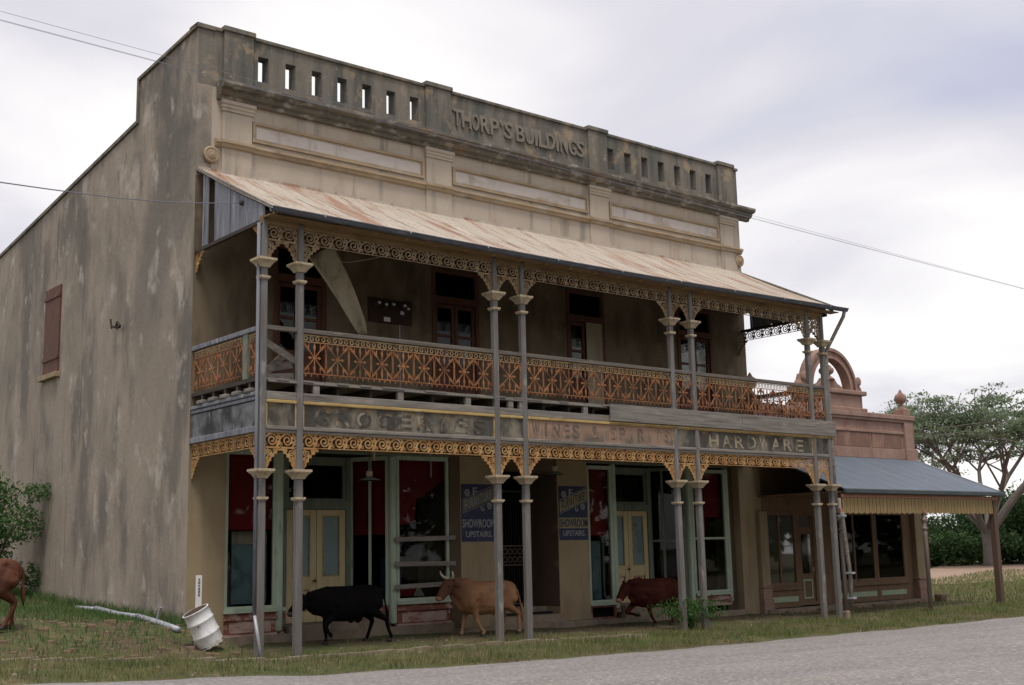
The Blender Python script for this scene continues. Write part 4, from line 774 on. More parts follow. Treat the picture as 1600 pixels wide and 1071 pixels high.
for x, dark in ((17.14, 0), (21.12, 0), (24.92, 1)):
    p = thing_part('verandah_post', pk); yy = ry+.09; zb_ = g(x)-.2; m = M['dkgut' if dark else 'pinkpost']
    if dark: MB().box(x-.09, x+.09, yy-.09, yy+.09, zb_, 3.0).build('shaft', M['dbark'], p, bevel=.01); MB().tube([(x+.16, yy, 3.15), (x+.15, yy, zb_)], .05, 8).build('downpipe', M['dkgut'], p)
    else:
        MB().lathe([(.062, zb_), (.062, 2.0), (.07, 2.05), (.05, 2.08), (.05, 2.12), (.085, 2.15), (.085, 2.19), (.05, 2.22), (.06, 2.36), (.09, 2.40), (.09, 2.44), (.055, 2.48), (.055, 3.0)], (x, yy, 0), 12).build('shaft', m, p, smooth=True)
        B('collar', 'trim', p, x-.075, x+.075, yy-.075, yy+.075, 2.60, 2.72)
MB().box(17.06, 17.24, ry, ry+.18, -.25, .06).build('post_shoe', M['conc'], pk, bevel=.04)
# shop front
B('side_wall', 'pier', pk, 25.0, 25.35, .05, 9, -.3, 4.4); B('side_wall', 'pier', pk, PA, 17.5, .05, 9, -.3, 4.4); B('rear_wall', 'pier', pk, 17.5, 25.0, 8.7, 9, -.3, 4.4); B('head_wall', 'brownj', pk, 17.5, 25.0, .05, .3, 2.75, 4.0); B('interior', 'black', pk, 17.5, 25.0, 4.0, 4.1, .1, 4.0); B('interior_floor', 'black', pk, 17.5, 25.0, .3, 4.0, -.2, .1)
B('ceiling', 'brownj', pk, 17.3, 25.2, ry+.12, -.01, 3.15, 3.2)
for a, b in ((25.0, 25.42), (17.22, 17.56)):
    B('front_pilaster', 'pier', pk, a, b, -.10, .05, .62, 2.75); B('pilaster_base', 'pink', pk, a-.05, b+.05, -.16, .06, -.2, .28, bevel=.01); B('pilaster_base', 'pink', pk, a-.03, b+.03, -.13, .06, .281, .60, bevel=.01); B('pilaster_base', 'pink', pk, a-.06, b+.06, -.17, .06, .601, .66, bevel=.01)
def pink_window(a, b, mull):
    w = thing_part('shop_window', pk); f = frame_rect(MB(), a, b, .62, 2.75, .09, -.0, .10)
    for m_ in mull: f.box(m_-.03, m_+.03, 0.01, .09, .71, 2.66)
    f.build('frame', M['brownj'], w); B('glass', 'glass', w, a+.09, b-.09, .04, .046, .71, 2.66); B('sill', 'brownj', w, a, b, -.08, .1, .50, .618, bevel=.01); B('riser', 'brownj', w, a, b, -.01, .1, .02, .498); B('riser_panel', 'mint', w, a+.12, b-.12, -.03, -.008, .17, .32)
pink_window(17.57, 18.98, (18.2,)); pink_window(20.75, 22.88, (21.8,)); pink_window(22.9, 24.5, ())
B('curtain', 'dim', pk, 23.4, 24.2, .5, .52, .8, 2.2); B('curtain', 'dim', pk, 17.7, 18.9, .5, .52, .8, 1.6)
B('jamb', 'brownj', pk, 24.5, 25.0, .05, .3, -.1, 2.75)
d = thing_part('shop_door', pk); f = frame_rect(MB(), 19.05, 19.95, .04, 2.75, .10, .05, .16); f.build('frame', M['brownj'], d); B('leaf', 'brownj', d, 19.15, 19.85, .10, .14, .06, 2.3); B('glass', 'oldglass', d, 19.3, 19.7, .08, .095, .95, 2.1); frame_rect(MB(), 19.28, 19.72, .22, .78, .05, .08, .10).build('panel_bead', M['mint'], d)
B('handle', 'cap', d, 19.76, 19.80, .05, .1, 1.0, 1.12)
B('jamb', 'brownj', pk, 19.95, 20.75, .05, .3, .0, 2.75); B('floor', 'conc', pk, 17.3, 25.0, -.22, .05, -.3, .0)
for k in range(26):
    x = 17.5+k*.3; s_ = rnd.uniform(.8, 1.2)
    MB().box(x-.14, x+.14, -.34, -.2, -.25, -.13+rnd.uniform(0, .07)).build('stone', M['stone'], pk, bevel=.03)
B('stone', 'stone', pk, 25.6, 25.95, -.5, -.2, -.2, .12, bevel=.04)

# ------------------------------------------------------------------ cattle
def cow_mesh(sk, m, hscale=1.0):
    """one continuous body: lofted trunk, neck and head with jointed, tapering legs, fused by a voxel remesh; faces +X, feet at z=0"""
    mb = MB()
    def loft(secs, n=16):
        o = len(mb.v)
        for (x, y, z, hh, hw, tilt) in secs:
            for k in range(n):
                a = 2*math.pi*k/n; c, s_ = math.cos(a), math.sin(a); py = hw*(abs(c)**.85)*(1 if c > 0 else -1); pz = hh*(abs(s_)**.9)*(1 if s_ > 0 else -1)
                mb.v.append((x - pz*math.sin(tilt), y+py, z+pz*math.cos(tilt)))
        for i in range(len(secs)-1):
            for k in range(n): mb.f.append((o+i*n+k, o+(i+1)*n+k, o+(i+1)*n+(k+1) % n, o+i*n+(k+1) % n))
        mb.f.append(tuple(o+k for k in range(n))); mb.f.append(tuple(o+(len(secs)-1)*n+k for k in range(n))[::-1])
    fat = sk.get('fat', 1.0)
    loft([(x, 0, z, hh, hw*fat, 0) for x, z, hh, hw in sk.get('trunk', [(-.79, .93, .06, .05), (-.76, .92, .14, .12), (-.68, .90, .225, .19), (-.52, .865, .30, .245), (-.30, .83, .335, .265), (-.05, .80, .355, .29), (.18, .80, .355, .285), (.38, .81, .35, .25), (.54, .82, .325, .205), (.66, .84, .26, .155), (.73, .85, .17, .10), (.76, .85, .08, .05)])])
    loft(sk['neck']); loft(sk['head'], 14)
    for x, z in sk.get('withers', [(.40, 1.13)]): mb.tube([(x-.30, 0, z-.10), (x-.1, 0, z-.05), (x+.08, 0, z-.05), (x+.26, 0, z-.10)], [.05, .09, .09, .05], 10)
    for leg in sk['legs']:
        pts = [Vector(p[:3]) for p in leg]; mb.tube(pts, [p[3] for p in leg], 10)
    for p in sk.get('bumps', []): mb.lathe([(p[3]*.3, -p[3]), (p[3]*.85, -p[3]*.5), (p[3], 0), (p[3]*.85, p[3]*.5), (p[3]*.3, p[3])], p[:3], 10)
    for t in sk.get('flaps', []): mb.tube([q_[:3] for q_ in t], [q_[3] for q_ in t], 8, flat=t[0][4])
    for sy in (-1, 1):
        for (x, y, z, r_) in ((-.46, .195, 1.07, .07), (-.70, .11, 1.02, .06), (.44, .20, .84, .12), (.52, .185, .70, .09), (-.58, .21, .78, .13)): mb.lathe([(r_*.3, -r_), (r_*.85, -r_*.5), (r_, 0), (r_*.85, r_*.5), (r_*.3, r_)], (x, sy*(y-.03)*fat, z), 10)
    mb.tube([p[:3] for p in sk['tail']], [p[3] for p in sk['tail']], 8)
    hp = sk['ears']
    for base, tip in hp:
        b, t = Vector(base), Vector(tip); mb.tube([b, b.lerp(t, .35), b.lerp(t, .7), t], [.03, .066, .058, .014], 8, flat=.55)
    me = mb.mesh('body', m); o = bpy.data.objects.new('body', me); C.objects.link(o)
    r_ = o.modifiers.new('r', 'REMESH'); r_.mode = 'VOXEL'; r_.voxel_size = .016; sm = o.modifiers.new('s', 'SMOOTH'); sm.iterations = 11; sm.factor = .5
    bpy.context.view_layer.update(); out = bpy.data.meshes.new_from_object(o.evaluated_get(bpy.context.evaluated_depsgraph_get())); bpy.data.objects.remove(o)
    out.materials.clear(); out.materials.append(m); out.shade_smooth(); out.name = 'body'; return out
def F(x, z, y, fx, kz=.36, kx=None, lift=0, ft=None):   # a front leg: shoulder, elbow, knee, fetlock, hoof
    kx = x+(fx-x)*.55 if kx is None else kx; fz = lift
    return [(x+.04, y*.75, .95, .12), (x, y, .74, .115), (x-.05, y*1.02, .58, .085), (kx, y, kz+.03, .056), (kx, y, kz-.03, .053), (kx+(fx-kx)*.6, y, (kz+fz)*.5, .036), (fx-.015, y, fz+.10, .042), (fx+.01, y, fz+.06, .036), (fx+.03, y, fz+.025, .05)]
def Hd(x, y, hx, fx, hz=.42, lift=0):        # a hind leg: hip, stifle forward at the belly, hock behind, near-vertical shank
    return [(x, y*.7, .92, .17), (x+.06, y, .76, .165), (x+.12, y*1.05, .62, .115), (x+.03+(hx-x)*.5, y, .52, .075), (hx, y, hz+.02, .056), (hx+.01, y, hz-.05, .047), (hx+(fx-hx)*.55, y, (hz+lift)*.48, .037), (fx-.02, y, lift+.10, .042), (fx, y, lift+.06, .036), (fx+.03, y, lift+.025, .05)]
def cow(label, m, sk, loc, rz, scale, hoofm, horns=(), extras=()):
    t = thing('cow', label, 'cow', loc, None); t.rotation_euler = (0, 0, R(rz)); t.scale = (scale,)*3
    link('body', cow_mesh(sk, m), t)
    for leg in sk['legs']:
        x, y, z, _ = leg[-1]; MB().lathe([(.058, -.032), (.056, -.01), (.047, .03), (.03, .035)], (x+.008, y, z+.006), 10).build('hoof', hoofm, t, smooth=True)
    for ex, ey, ez in sk['eyes']: MB().lathe([(.004, -.018), (.016, -.01), (.019, 0), (.016, .01), (.004, .018)], (ex, ey, ez), 10).build('eye', M['eye'], t, smooth=True)
    nx_, nz_ = sk['nose']; MB().lathe([(.03, -.06), (.07, -.04), (.082, 0), (.065, .04), (.02, .055)], (nx_, 0, nz_), 12).build('muzzle', M[sk.get('muz', 'muzzle')], t, smooth=True)
    for pts, rr in horns: MB().tube(pts, rr, 8).build('horn', M['horn'], t, smooth=True)
    tl = sk['tail'][-1]; MB().tube([(tl[0], tl[1], tl[2]+.12), (tl[0]-.01, tl[1], tl[2]+.02), (tl[0]-.02, tl[1], tl[2]-.14), (tl[0]-.03, tl[1], tl[2]-.26)], [.018, .036, .034, .006], 8).build('tail_tuft', M[sk.get('tuft', 'coatblack')], t, smooth=True)
    for nm, me in extras: link(nm, me, t)
    return t
M['coatblack'] = mat('black_hide', (.006, .005, .0055), (.004, .0035, .004), (3, 3, 3), rough=.85, bump=.2, bsc=(60, 60, 60), coord='obj', spec=.06)
M['coattan'] = mat('tan_hide', (.31, .155, .075), (.22, .105, .05), (2.4, 2.4, 2.4), layers=[((.32, .17, .075), (3, 3, 3), .5, .66, .5), ((.06, .022, .012), (1.2, 1.2, 1.2), .2, .4, .85, (.38, .95, 0)), ((.09, .035, .018), (3, 3, 3), .52, .66, .5), ((.38, .24, .13), (2, 2, 2), .2, .4, .7, (.55, .15)), ((.15, .075, .035), (1.2, 1.2, 6), .54, .68, .6)], rough=.75, bump=.15, bsc=(60, 60, 60), coord='obj')
M['coatred'] = mat('dark_red_hide', (.052, .013, .008), (.032, .008, .006), (2.5, 2.5, 2.5), layers=[((.075, .026, .015), (1.2, 1.2, 6), .55, .68, .6), ((.085, .024, .012), (3, 3, 3), .52, .68, .5)], rough=.85, spec=.08, bump=.15, bsc=(60, 60, 60), coord='obj')
M['coatbrown'] = mat('red_brown_hide', (.095, .03, .013), (.055, .017, .009), (2.5, 2.5, 2.5), layers=[((.045, .016, .009), (1.2, 1.2, 5), .54, .68, .6), ((.22, .075, .026), (3, 3, 3), .52, .68, .5)], rough=.7, bump=.15, bsc=(60, 60, 60), coord='obj')
M['headdark'] = mat('dark_brown_face', (.10, .035, .018), (.07, .025, .014), (4, 4, 4), rough=.75, coord='obj')
M['eye'] = mat('eye', (.01, .008, .008), rough=.1, bump=0, spec=.8); M['muzzle'] = mat('dark_muzzle', (.05, .028, .022), (.035, .02, .017), rough=.4, bump=0); M['muzzlep'] = mat('tan_muzzle', (.30, .15, .10), (.22, .11, .07), rough=.5, bump=0)
M['horn'] = mat('pale_horn', (.55, .47, .34), (.42, .35, .25), (8, 8, 8), rough=.5, bump=.05); M['hoof'] = mat('dark_hoof', (.03, .024, .02), rough=.6, bump=0); M['cream_mark'] = mat('cream_hide', (.52, .34, .15), (.42, .26, .11), (6, 6, 6), rough=.8, bump=.1, coord='obj'); M['tufttan'] = mat('tan_tail_hair', (.34, .18, .10), (.25, .13, .075), (9, 9, 3), rough=.9, coord='obj')
def head(px, pz, nxx, nz):   # poll to nose
    d = Vector((nxx-px, 0, nz-pz)); a = math.atan2(d.z, d.x)
    return [(px+d.x*t-.0, 0, pz+d.z*t, hh, hw, a) for t, hh, hw in ((-.10, .07, .06), (.0, .12, .105), (.18, .15, .12), (.40, .145, .105), (.62, .12, .088), (.82, .105, .085), (.97, .095, .085), (1.08, .05, .055))]
def neck(bx, bz, px, pz, r0_=.29, r1_=.15):
    a = math.atan2(pz-bz, px-bx)
    return [(bx+(px-bx)*t, 0, bz+(pz-bz)*t, r0_+(r1_-r0_)*t, .19+(.095-.19)*t, a*.6) for t in (0, .25, .5, .75, 1)]
# black cow, walking left with the head held low
sk = dict(fat=1.0, neck=neck(.50, .87, .98, .90, .30, .16), head=head(.98, .93, 1.33, .66), nose=(1.33, .655), eyes=[(1.12, .095, .87), (1.12, -.095, .87)],
    ears=[((.99, .09, .98), (.95, .25, .97)), ((.99, -.09, .98), (.95, -.25, .97))], withers=[(.40, 1.11)],
    legs=[F(.48, 0, -.14, .44, kx=.47), F(.50, 0, .14, .50, kz=.38, kx=.62, lift=.10), Hd(-.55, -.15, -.66, -.52), Hd(-.58, .15, -.84, -.92)],
    tail=[(-.78, 0, 1.00, .035), (-.86, 0, .90, .028), (-.90, 0, .70, .024), (-.92, .0, .55, .022)], bumps=[(-.22, 0, .50, .10), (-.05, 0, .47, .07)], flaps=[[(.62, 0, .62, .06, .6), (.82, 0, .66, .06, .6), (.96, 0, .74, .04, .6)]])
cow('black cow walking with its head low, first of the herd under the verandah', M['coatblack'], sk, (2.93, -1.15, hgt(2.9, -1.15)-.01), 180, .99, M['hoof'])
# tan horned cow, head up
sk = dict(fat=1.03, neck=neck(.50, .93, .93, 1.10, .31, .17), head=head(.95, 1.15, 1.24, .84), nose=(1.25, .835), muz='muzzlep', eyes=[(1.07, .105, 1.08), (1.07, -.105, 1.08)], tuft='tufttan',
    ears=[((.94, .10, 1.15), (.86, .30, 1.06)), ((.94, -.10, 1.15), (.86, -.30, 1.06))], withers=[(.34, 1.14)],
    legs=[F(.46, 0, -.15, .56, kx=.50), F(.50, 0, .15, .20, kx=.38), Hd(-.55, -.15, -.62, -.58), Hd(-.56, .15, -.78, -.78)],
    tail=[(-.78, 0, 1.02, .035), (-.88, 0, .90, .028), (-.94, 0, .70, .024), (-.98, .0, .52, .022)], bumps=[(-.42, 0, .56, .10)], flaps=[[(.50, 0, .56, .07, .5), (.72, 0, .62, .075, .5), (.86, 0, .76, .06, .5), (.95, 0, .90, .04, .5)], [(-.15, 0, .52, .05, .8), (-.22, 0, .42, .035, .8)]])
hn = [([(.98, s_*.075, 1.24), (1.0, s_*.16, 1.265), (1.04, s_*.215, 1.33), (1.06, s_*.215, 1.40)], [.034, .030, .021, .006]) for s_ in (-1, 1)]
cow('tan horned cow with a dark face, walking past the blue furniture poster', M['coattan'], sk, (6.42, -1.2, hgt(6.4, -1.2)-.01), 180, 1.02, M['hoof'], hn)
# dark red cow, hurrying, near foreleg folded
fold = [(.52, -.11, .92, .12), (.52, -.15, .72, .115), (.56, -.155, .55, .085), (.80, -.15, .40, .056), (.84, -.15, .365, .053), (.62, -.15, .32, .037), (.50, -.15, .29, .042), (.46, -.15, .285, .036), (.41, -.15, .27, .048)]
fold2 = [(.56, .11, .92, .12), (.60, .15, .74, .115), (.70, .155, .58, .08), (.98, .15, .46, .054), (1.02, .15, .44, .052), (1.08, .15, .60, .036), (1.12, .15, .70, .04), (1.14, .15, .73, .036), (1.17, .15, .76, .046)]
sk = dict(fat=1.04, neck=neck(.50, .90, .88, .98, .31, .17), head=head(.90, 1.01, 1.20, .68), nose=(1.21, .675), muz='muzzlep', eyes=[(1.02, .105, .94), (1.02, -.105, .94)], tuft='tufttan',
    ears=[((.89, .10, 1.04), (.81, .27, 1.10)), ((.89, -.10, 1.04), (.81, -.27, 1.10))], withers=[(.36, 1.12)],
    legs=[F(.46, 0, -.14, .62, kx=.50), F(.42, 0, .14, .16, kx=.30), Hd(-.55, -.15, -.72, -.78), Hd(-.52, .15, -.60, -.45), fold],
    tail=[(-.78, 0, 1.00, .035), (-.92, 0, .92, .028), (-1.04, 0, .74, .024), (-1.12, .0, .55, .022)], flaps=[[(.55, 0, .58, .06, .5), (.75, 0, .64, .065, .5), (.90, 0, .76, .04, .5)]], bumps=[(-.3, 0, .50, .09)])
sk['legs'] = [fold, F(.42, 0, .14, .14, kx=.30), Hd(-.55, -.15, -.72, -.78), Hd(-.52, .15, -.60, -.45)]
cow('dark red cow hurrying with a foreleg lifted, beside the bushy weed', M['coatred'], sk, (11.68, -1.2, hgt(11.7, -1.2)-.015), 180, 1.0, M['hoof'])
# red brown cow leaving the frame on the left
sk = dict(fat=1.0, neck=neck(.50, .88, .95, .98, .30, .16), head=head(.95, 1.02, 1.30, .72), nose=(1.31, .715), eyes=[(1.10, .10, .95), (1.10, -.10, .95)], tuft='coatbrown',
    ears=[((.96, .09, 1.06), (.92, .25, 1.05)), ((.96, -.09, 1.06), (.92, -.25, 1.05))],
    legs=[F(.48, 0, -.14, .54, kx=.50), F(.48, 0, .14, .36, kx=.42), Hd(-.58, -.14, -.73, -.70), Hd(-.56, .15, -.66, -.50)],
    tail=[(-.78, 0, 1.02, .03), (-.83, 0, .92, .026), (-.83, 0, .74, .024), (-.82, .0, .62, .022)], bumps=[(-.28, 0, .52, .11)])
mk = MB(); pth = [(-.50, -.232, 1.06), (-.55, -.236, 1.02), (-.545, -.25, .97), (-.49, -.262, .92), (-.43, -.272, .87), (-.37, -.28, .83)]
mk.tube(pth, [.012, .03, .034, .03, .022, .01], 8)
cow('red brown cow with a pale flank mark, at the left edge of the grass', M['coatbrown'], sk, (-4.30, -.95, hgt(-4.3, -.95)-.02), 180, 1.02, M['hoof'], (), [('flank_mark', mk.mesh('flank_mark', M['cream_mark'], smooth=True))])

mb = MB()
for k in range(160):
    x = rng0.uniform(-6, -.3); y = rng0.uniform(-3.0, .6); s_ = rng0.uniform(.02, .07); z = hgt(x, y)
    mb.box(x-s_, x+s_, y-s_*rng0.uniform(.5, 1), y+s_*rng0.uniform(.5, 1), z-.02, z+s_*rng0.uniform(.3, .9))
mb.build('rubble', M['stone'], None, bevel=.008, kind='stuff')
# ------------------------------------------------------------------ drum, marker, fallen pipe, wires
dr = thing('oil_drum', 'open white steel drum tipped over beside the corner post', 'drum', (-.60, -2.30, hgt(-.6, -2.3)+.09))
dr.rotation_euler = Euler((R(-4), R(-27), R(0))); rr, hh = .232, .66
pr = [(rr, 0), (rr, .18), (rr+.014, .20), (rr+.014, .215), (rr, .235), (rr, .43), (rr+.014, .45), (rr+.014, .465), (rr, .485), (rr, hh-.02), (rr+.012, hh-.012), (rr+.012, hh), (rr-.012, hh)]
mb = MB(); n = 32
for k_, (r_, z_) in enumerate(pr):
    for k in range(n): a = 2*math.pi*k/n; d_ = 1+.02*math.sin(a*3+z_*6); mb.v.append((r_*d_*math.cos(a), r_*d_*math.sin(a), z_-(.03*abs(math.sin(a*5.5+1)) if k_ == 0 else 0)))
mb.f = [(i*n+k, i*n+(k+1) % n, (i+1)*n+(k+1) % n, (i+1)*n+k) for i in range(len(pr)-1) for k in range(n)]
mb.build('shell', M['drum'], dr, smooth=True, fix=True)
MB().lathe([(rr-.012, hh-.001), (rr-.014, .05), (.01, .05)], n=32).build('lining', M['drumin'], dr, smooth=True, fix=False)
MB().lathe([(rr-.002, .0), (rr-.002, .02)], n=32).build('base', M['drumin'], dr)
mkr = thing('marker_post', 'thin white marker post with small black characters behind the drum', 'marker post', (-.72, -2.0, hgt(-.7, -2.0)-.2))
B('board', 'white', mkr, -.055, .055, -.015, .015, 0, 1.42, bevel=.004)
for k, ch in enumerate('*B08M*'):
    o = link('letter', text_mesh(ch, .045, .04, .002, M['dark'], bold=.02), mkr, loc=(.0, -.017, 1.345-k*.055)); o.rotation_euler = (0, R(90), 0)
fp = thing('fallen_downpipe', 'dented grey downpipe lying on the ground along the end wall', 'pipe', (0, 0, 0))
PPT = [(-.42, 4.84), (-.40, 3.8), (-.44, 2.4), (-.48, 1.36), (-.55, .2), (-.62, -.95)]
P3 = [(x, y, max(hgt(x, y), .1)+.05+.02*(k % 2)) for k, (x, y) in enumerate(PPT)]
MB().tube(P3[:2], .05, 10).build('pipe_length', M['galv'], fp, smooth=True); MB().tube([(P3[1][0], P3[1][1]-.03, P3[1][2]+.02)]+P3[2:4], .055, 10).build('pipe_length', M['galv'], fp, smooth=True); MB().tube([(P3[3][0], P3[3][1]-.03, P3[3][2]+.01)]+P3[4:], .058, 10).build('pipe_length', M['galv'], fp, smooth=True)
MB().bar((P3[4][0], P3[4][1], P3[4][2]), (P3[4][0]+.02, P3[4][1]-.15, P3[4][2]+.28), .05, .03).build('pipe_clip', M['galv'], fp)
def wire(a, b, sag_, label, r_=.008):
    a, b = Vector(a), Vector(b); d = (b-a); a2, b2 = a-d*1.2, b+d*1.6; pts = []
    for k in range(41):
        t = k/40; p = a2.lerp(b2, t); pts.append((p.x, p.y, p.z-sag_*4*t*(1-t)+sag_*.9))
    mb = MB().tube(pts, r_, 5); o = mb.build('power_line', M['wire'], None, smooth=True); o['label'] = label; o['category'] = 'wire'; o['group'] = 'overhead wires along the street'
wire((-6.28, -8, 8.45), (18.22, -8, 7.95), .2, 'highest of the thin overhead wires crossing before the parapet', .0028)
wire((-6.27, -8.2, 8.24), (18.2, -8.2, 7.84), .2, 'middle one of the thin overhead wires crossing before the parapet', .0024)
wire((-6.27, -8.4, 8.16), (18.18, -8.4, 7.76), .2, 'lowest of the thin overhead wires crossing before the parapet', .0028)
mb = MB(); A_, B_ = Vector((-.03, -2.05, 8.5)), Vector((-6.35, -8.58, 6.12)); A_.z -= 0
d = B_-A_; pts = [tuple(A_+d*(k/24*3)+Vector((0, 0, -.35*math.sin(min(1, k/24*3/1.0)*math.pi)*.25))) for k in range(25)]
o = mb.tube(pts, .008, 6).build('service_wire', M['wire'], None, smooth=True); o['label'] = 'thicker service wire running to the grey gable boards'; o['category'] = 'wire'
MB().lathe([(.05, 0), (.06, -.03), (.03, -.08)], (-.04, -2.05, 8.5), 10, 'y').build('insulator', M['dark'], bl)

# ------------------------------------------------------------------ plants
rng = np.random.default_rng(5)
def quads(cent, size, m, name, parent=None, up=.25, aspect=.55, **tags):
    """leaf-sized faces, each folded along its midrib"""
    n = len(cent); size = np.broadcast_to(size, (n,)).reshape(n, 1)*rng.uniform(.6, 1.3, (n, 1))
    a = rng.normal(size=(n, 3)); a /= np.linalg.norm(a, axis=1, keepdims=True); nn = rng.normal(size=(n, 3)); nn[:, 2] = abs(nn[:, 2])+up*4; b = np.cross(nn, a); b /= np.linalg.norm(b, axis=1, keepdims=True)
    c_ = np.cross(a, b); v = np.stack([cent-a*size/2, cent-b*size*aspect/2+c_*size*.08, cent+a*size/2, cent+b*size*aspect/2+c_*size*.08], 1).reshape(-1, 3)
    me = bpy.data.meshes.new(name); me.vertices.add(n*4); me.vertices.foreach_set('co', v.ravel()); me.loops.add(n*6); me.polygons.add(n*2)
    k = np.arange(n)[:, None]*4; me.loops.foreach_set('vertex_index', (k+np.array([[0, 1, 2, 0, 2, 3]])).ravel().astype(np.int32)); me.polygons.foreach_set('loop_start', (np.arange(n*2)*3).astype(np.int32)); me.update(calc_edges=True); me.validate()
    me.materials.append(m); return link(name, me, parent, **tags)
def clump(c, r_, n, shell=.55):
    d = rng.normal(size=(n, 3)); d /= np.linalg.norm(d, axis=1, keepdims=True); return np.array(c)+d*np.array(r_)*(shell+(1-shell)*rng.random((n, 1)))**1.0*rng.uniform(.75, 1.08, (n, 1))
def bush(name, label, cat, loc, clumps, n, size, m, stems=True, group=None):
    t = thing(name, label, cat, loc, group); cs = np.concatenate([clump(c, r_, int(n*(r_[0]*r_[2])), .45) for c, r_ in clumps])
    quads(cs, size, m, 'foliage', t, up=.15)
    if stems:
        mb = MB()
        for c, r_ in clumps[:7]: mb.tube([(c[0]*.1, c[1]*.1, -.1), (c[0]*.5, c[1]*.5, c[2]*.55), (c[0], c[1], c[2])], [.035, .022, .008], 6)
        mb.build('stems', M['dbark'], t, kind='stuff')
    return t
zb = hgt(-1.0, 8.8)
bush('bush', 'leafy green bush growing against the end wall', 'bush', (-1.45, 8.9, zb), [((c_[0]*1.25, c_[1]*1.2, c_[2]*1.3), tuple(v*1.35 for v in r__)) for c_, r__ in [((0, 0, 1.1), (.75, .8, .7)), ((.55, -.5, 1.35), (.6, .6, .45)), ((.3, .3, 1.9), (.6, .6, .5)), ((-.6, .2, 1.7), (.7, .7, .6)), ((-.2, -.3, 2.3), (.5, .5, .4)), ((.9, -.7, 1.95), (.35, .35, .22)), ((.2, -.4, .5), (.55, .5, .4)), ((-.9, -.2, .9), (.7, .6, .6)), ((-.9, .1, 2.5), (.4, .4, .3)), ((.95, -.3, .35), (.25, .25, .3))]], 2300, .095, M['leafA'])
# the weed at the foot of the posts: arching fronds
wd = thing('weed_clump', 'bushy green weed at the foot of the paired posts', 'weed', (11.2, -2.75, hgt(11.2, -2.75)))
cs = []
for k in range(80):
    a = rng.uniform(0, 2*math.pi); L_ = rng.uniform(.5, 1.25); h_ = rng.uniform(.3, .75)
    for j in range(22):
        t = j/21; cs.append((math.cos(a)*L_*t*1.05+rng.normal()*.025, math.sin(a)*L_*t*.8+rng.normal()*.025, h_*math.sin(t*2.3)+rng.normal()*.02+.03))
quads(np.array(cs), .10, M['leafA'], 'fronds', wd, up=.2, aspect=.35); MB().tube([(0, 0, -.1), (.02, 0, .15)], [.05, .02], 6).build('root_crown', M['dbark'], wd)
def tree(loc, label, rad, base_h, top_h, trunk_r, seed, lm, bm_, nlimb=9):
    """short pale trunk, limbs fanning out to a wide, flat, open crown of thin leaf layers"""
    rs = random.Random(seed); t = thing('tree', label, 'tree', loc); mb = MB(); tips = []
    def path(p0, p1, r0_, r1_, bow, n=7, seg=7):
        p0, p1 = Vector(p0), Vector(p1); pts = []; ph = rs.uniform(0, 6); am = (p1-p0).length*.05
        for k in range(n+1):
            u_ = k/n; p = p0.lerp(p1, u_); p.z += bow*math.sin(u_*math.pi); p.x += am*math.sin(u_*7+ph)*u_; p.y += am*math.cos(u_*6+ph)*u_; pts.append(p)
        mb.tube(pts, [r0_+(r1_-r0_)*k/n for k in range(n+1)], seg, cap=False); return pts
    mb.tube([(0, 0, -.5), (.05, 0, .4), (.1, .05, base_h*.55), (.12, .1, base_h)], [trunk_r*1.5, trunk_r*1.1, trunk_r*.95, trunk_r*.9], 12)
    def top(d): return top_h-(top_h*.30)*(d/rad)**2
    for k in range(nlimb):
        az = 6.283*k/nlimb+rs.uniform(-.25, .25); d = rad*rs.uniform(.40, .60); e_ = (math.cos(az)*d, math.sin(az)*d, top(d)*rs.uniform(.66, .76))
        P0 = path((.1, .08, base_h*rs.uniform(.6, 1)), e_, trunk_r*rs.uniform(.36, .5), trunk_r*.2, .5)
        for j in range(6):
            st = P0[rs.choice((3, 4, 5, 6, 7))]; a2 = az+rs.uniform(-.75, .75); d2 = rad*rs.uniform(.35, 1.0); e2 = (math.cos(a2)*d2, math.sin(a2)*d2, top(d2)*rs.uniform(.80, .97))
            P1 = path(st, e2, trunk_r*.17, trunk_r*.07, .3, 6, 5); tips.append(P1[-1]); tips.append(P1[4])
            for q_ in range(5):
                s2 = P1[rs.choice((2, 3, 4, 5))]; a3 = a2+rs.uniform(-.7, .7); d3 = min(rad*1.06, d2*rs.uniform(.7, 1.25)+rs.uniform(-.5, 1)); e3 = (math.cos(a3)*d3, math.sin(a3)*d3, top(d3)*rs.uniform(.74, 1.0))
                P2 = path(s2, e3, trunk_r*.07, .025, .15, 4, 4); tips.append(P2[-1]); tips.append(P2[2])
    mb.build('trunk', bm_, t, smooth=True)
    cs = []
    for p in tips:
        r_ = rs.uniform(.6, 1.5); n = int(rs.choice((26, 50, 90))*r_); cs.append(clump((p.x+rs.uniform(-.6, .6), p.y+rs.uniform(-.6, .6), p.z+rs.uniform(-.2, .2)), (r_*1.35, r_*1.35, r_*.34), n, .1))
    quads(np.concatenate(cs), .30, lm, 'crown', t, up=.7, aspect=.5); return t, len(tips)
tree((79, 28, -.25), 'spreading pale barked tree with a flat open crown beyond the corner shop', 13.2, 3.0, 14.2, .52, 11, M['leafC'], M['bark'])
tr = thing('tree_stump', 'bare brown trunk standing in the hedge left of the pale tree', 'tree', (74.0, 30.6, -.25)); MB().tube([(0, 0, -.3), (0, 0, .6), (.1, 0, 2.5), (.05, 0, 5.0)], [.55, .42, .38, .33], 12).build('trunk', M['dbark'], tr, smooth=True)
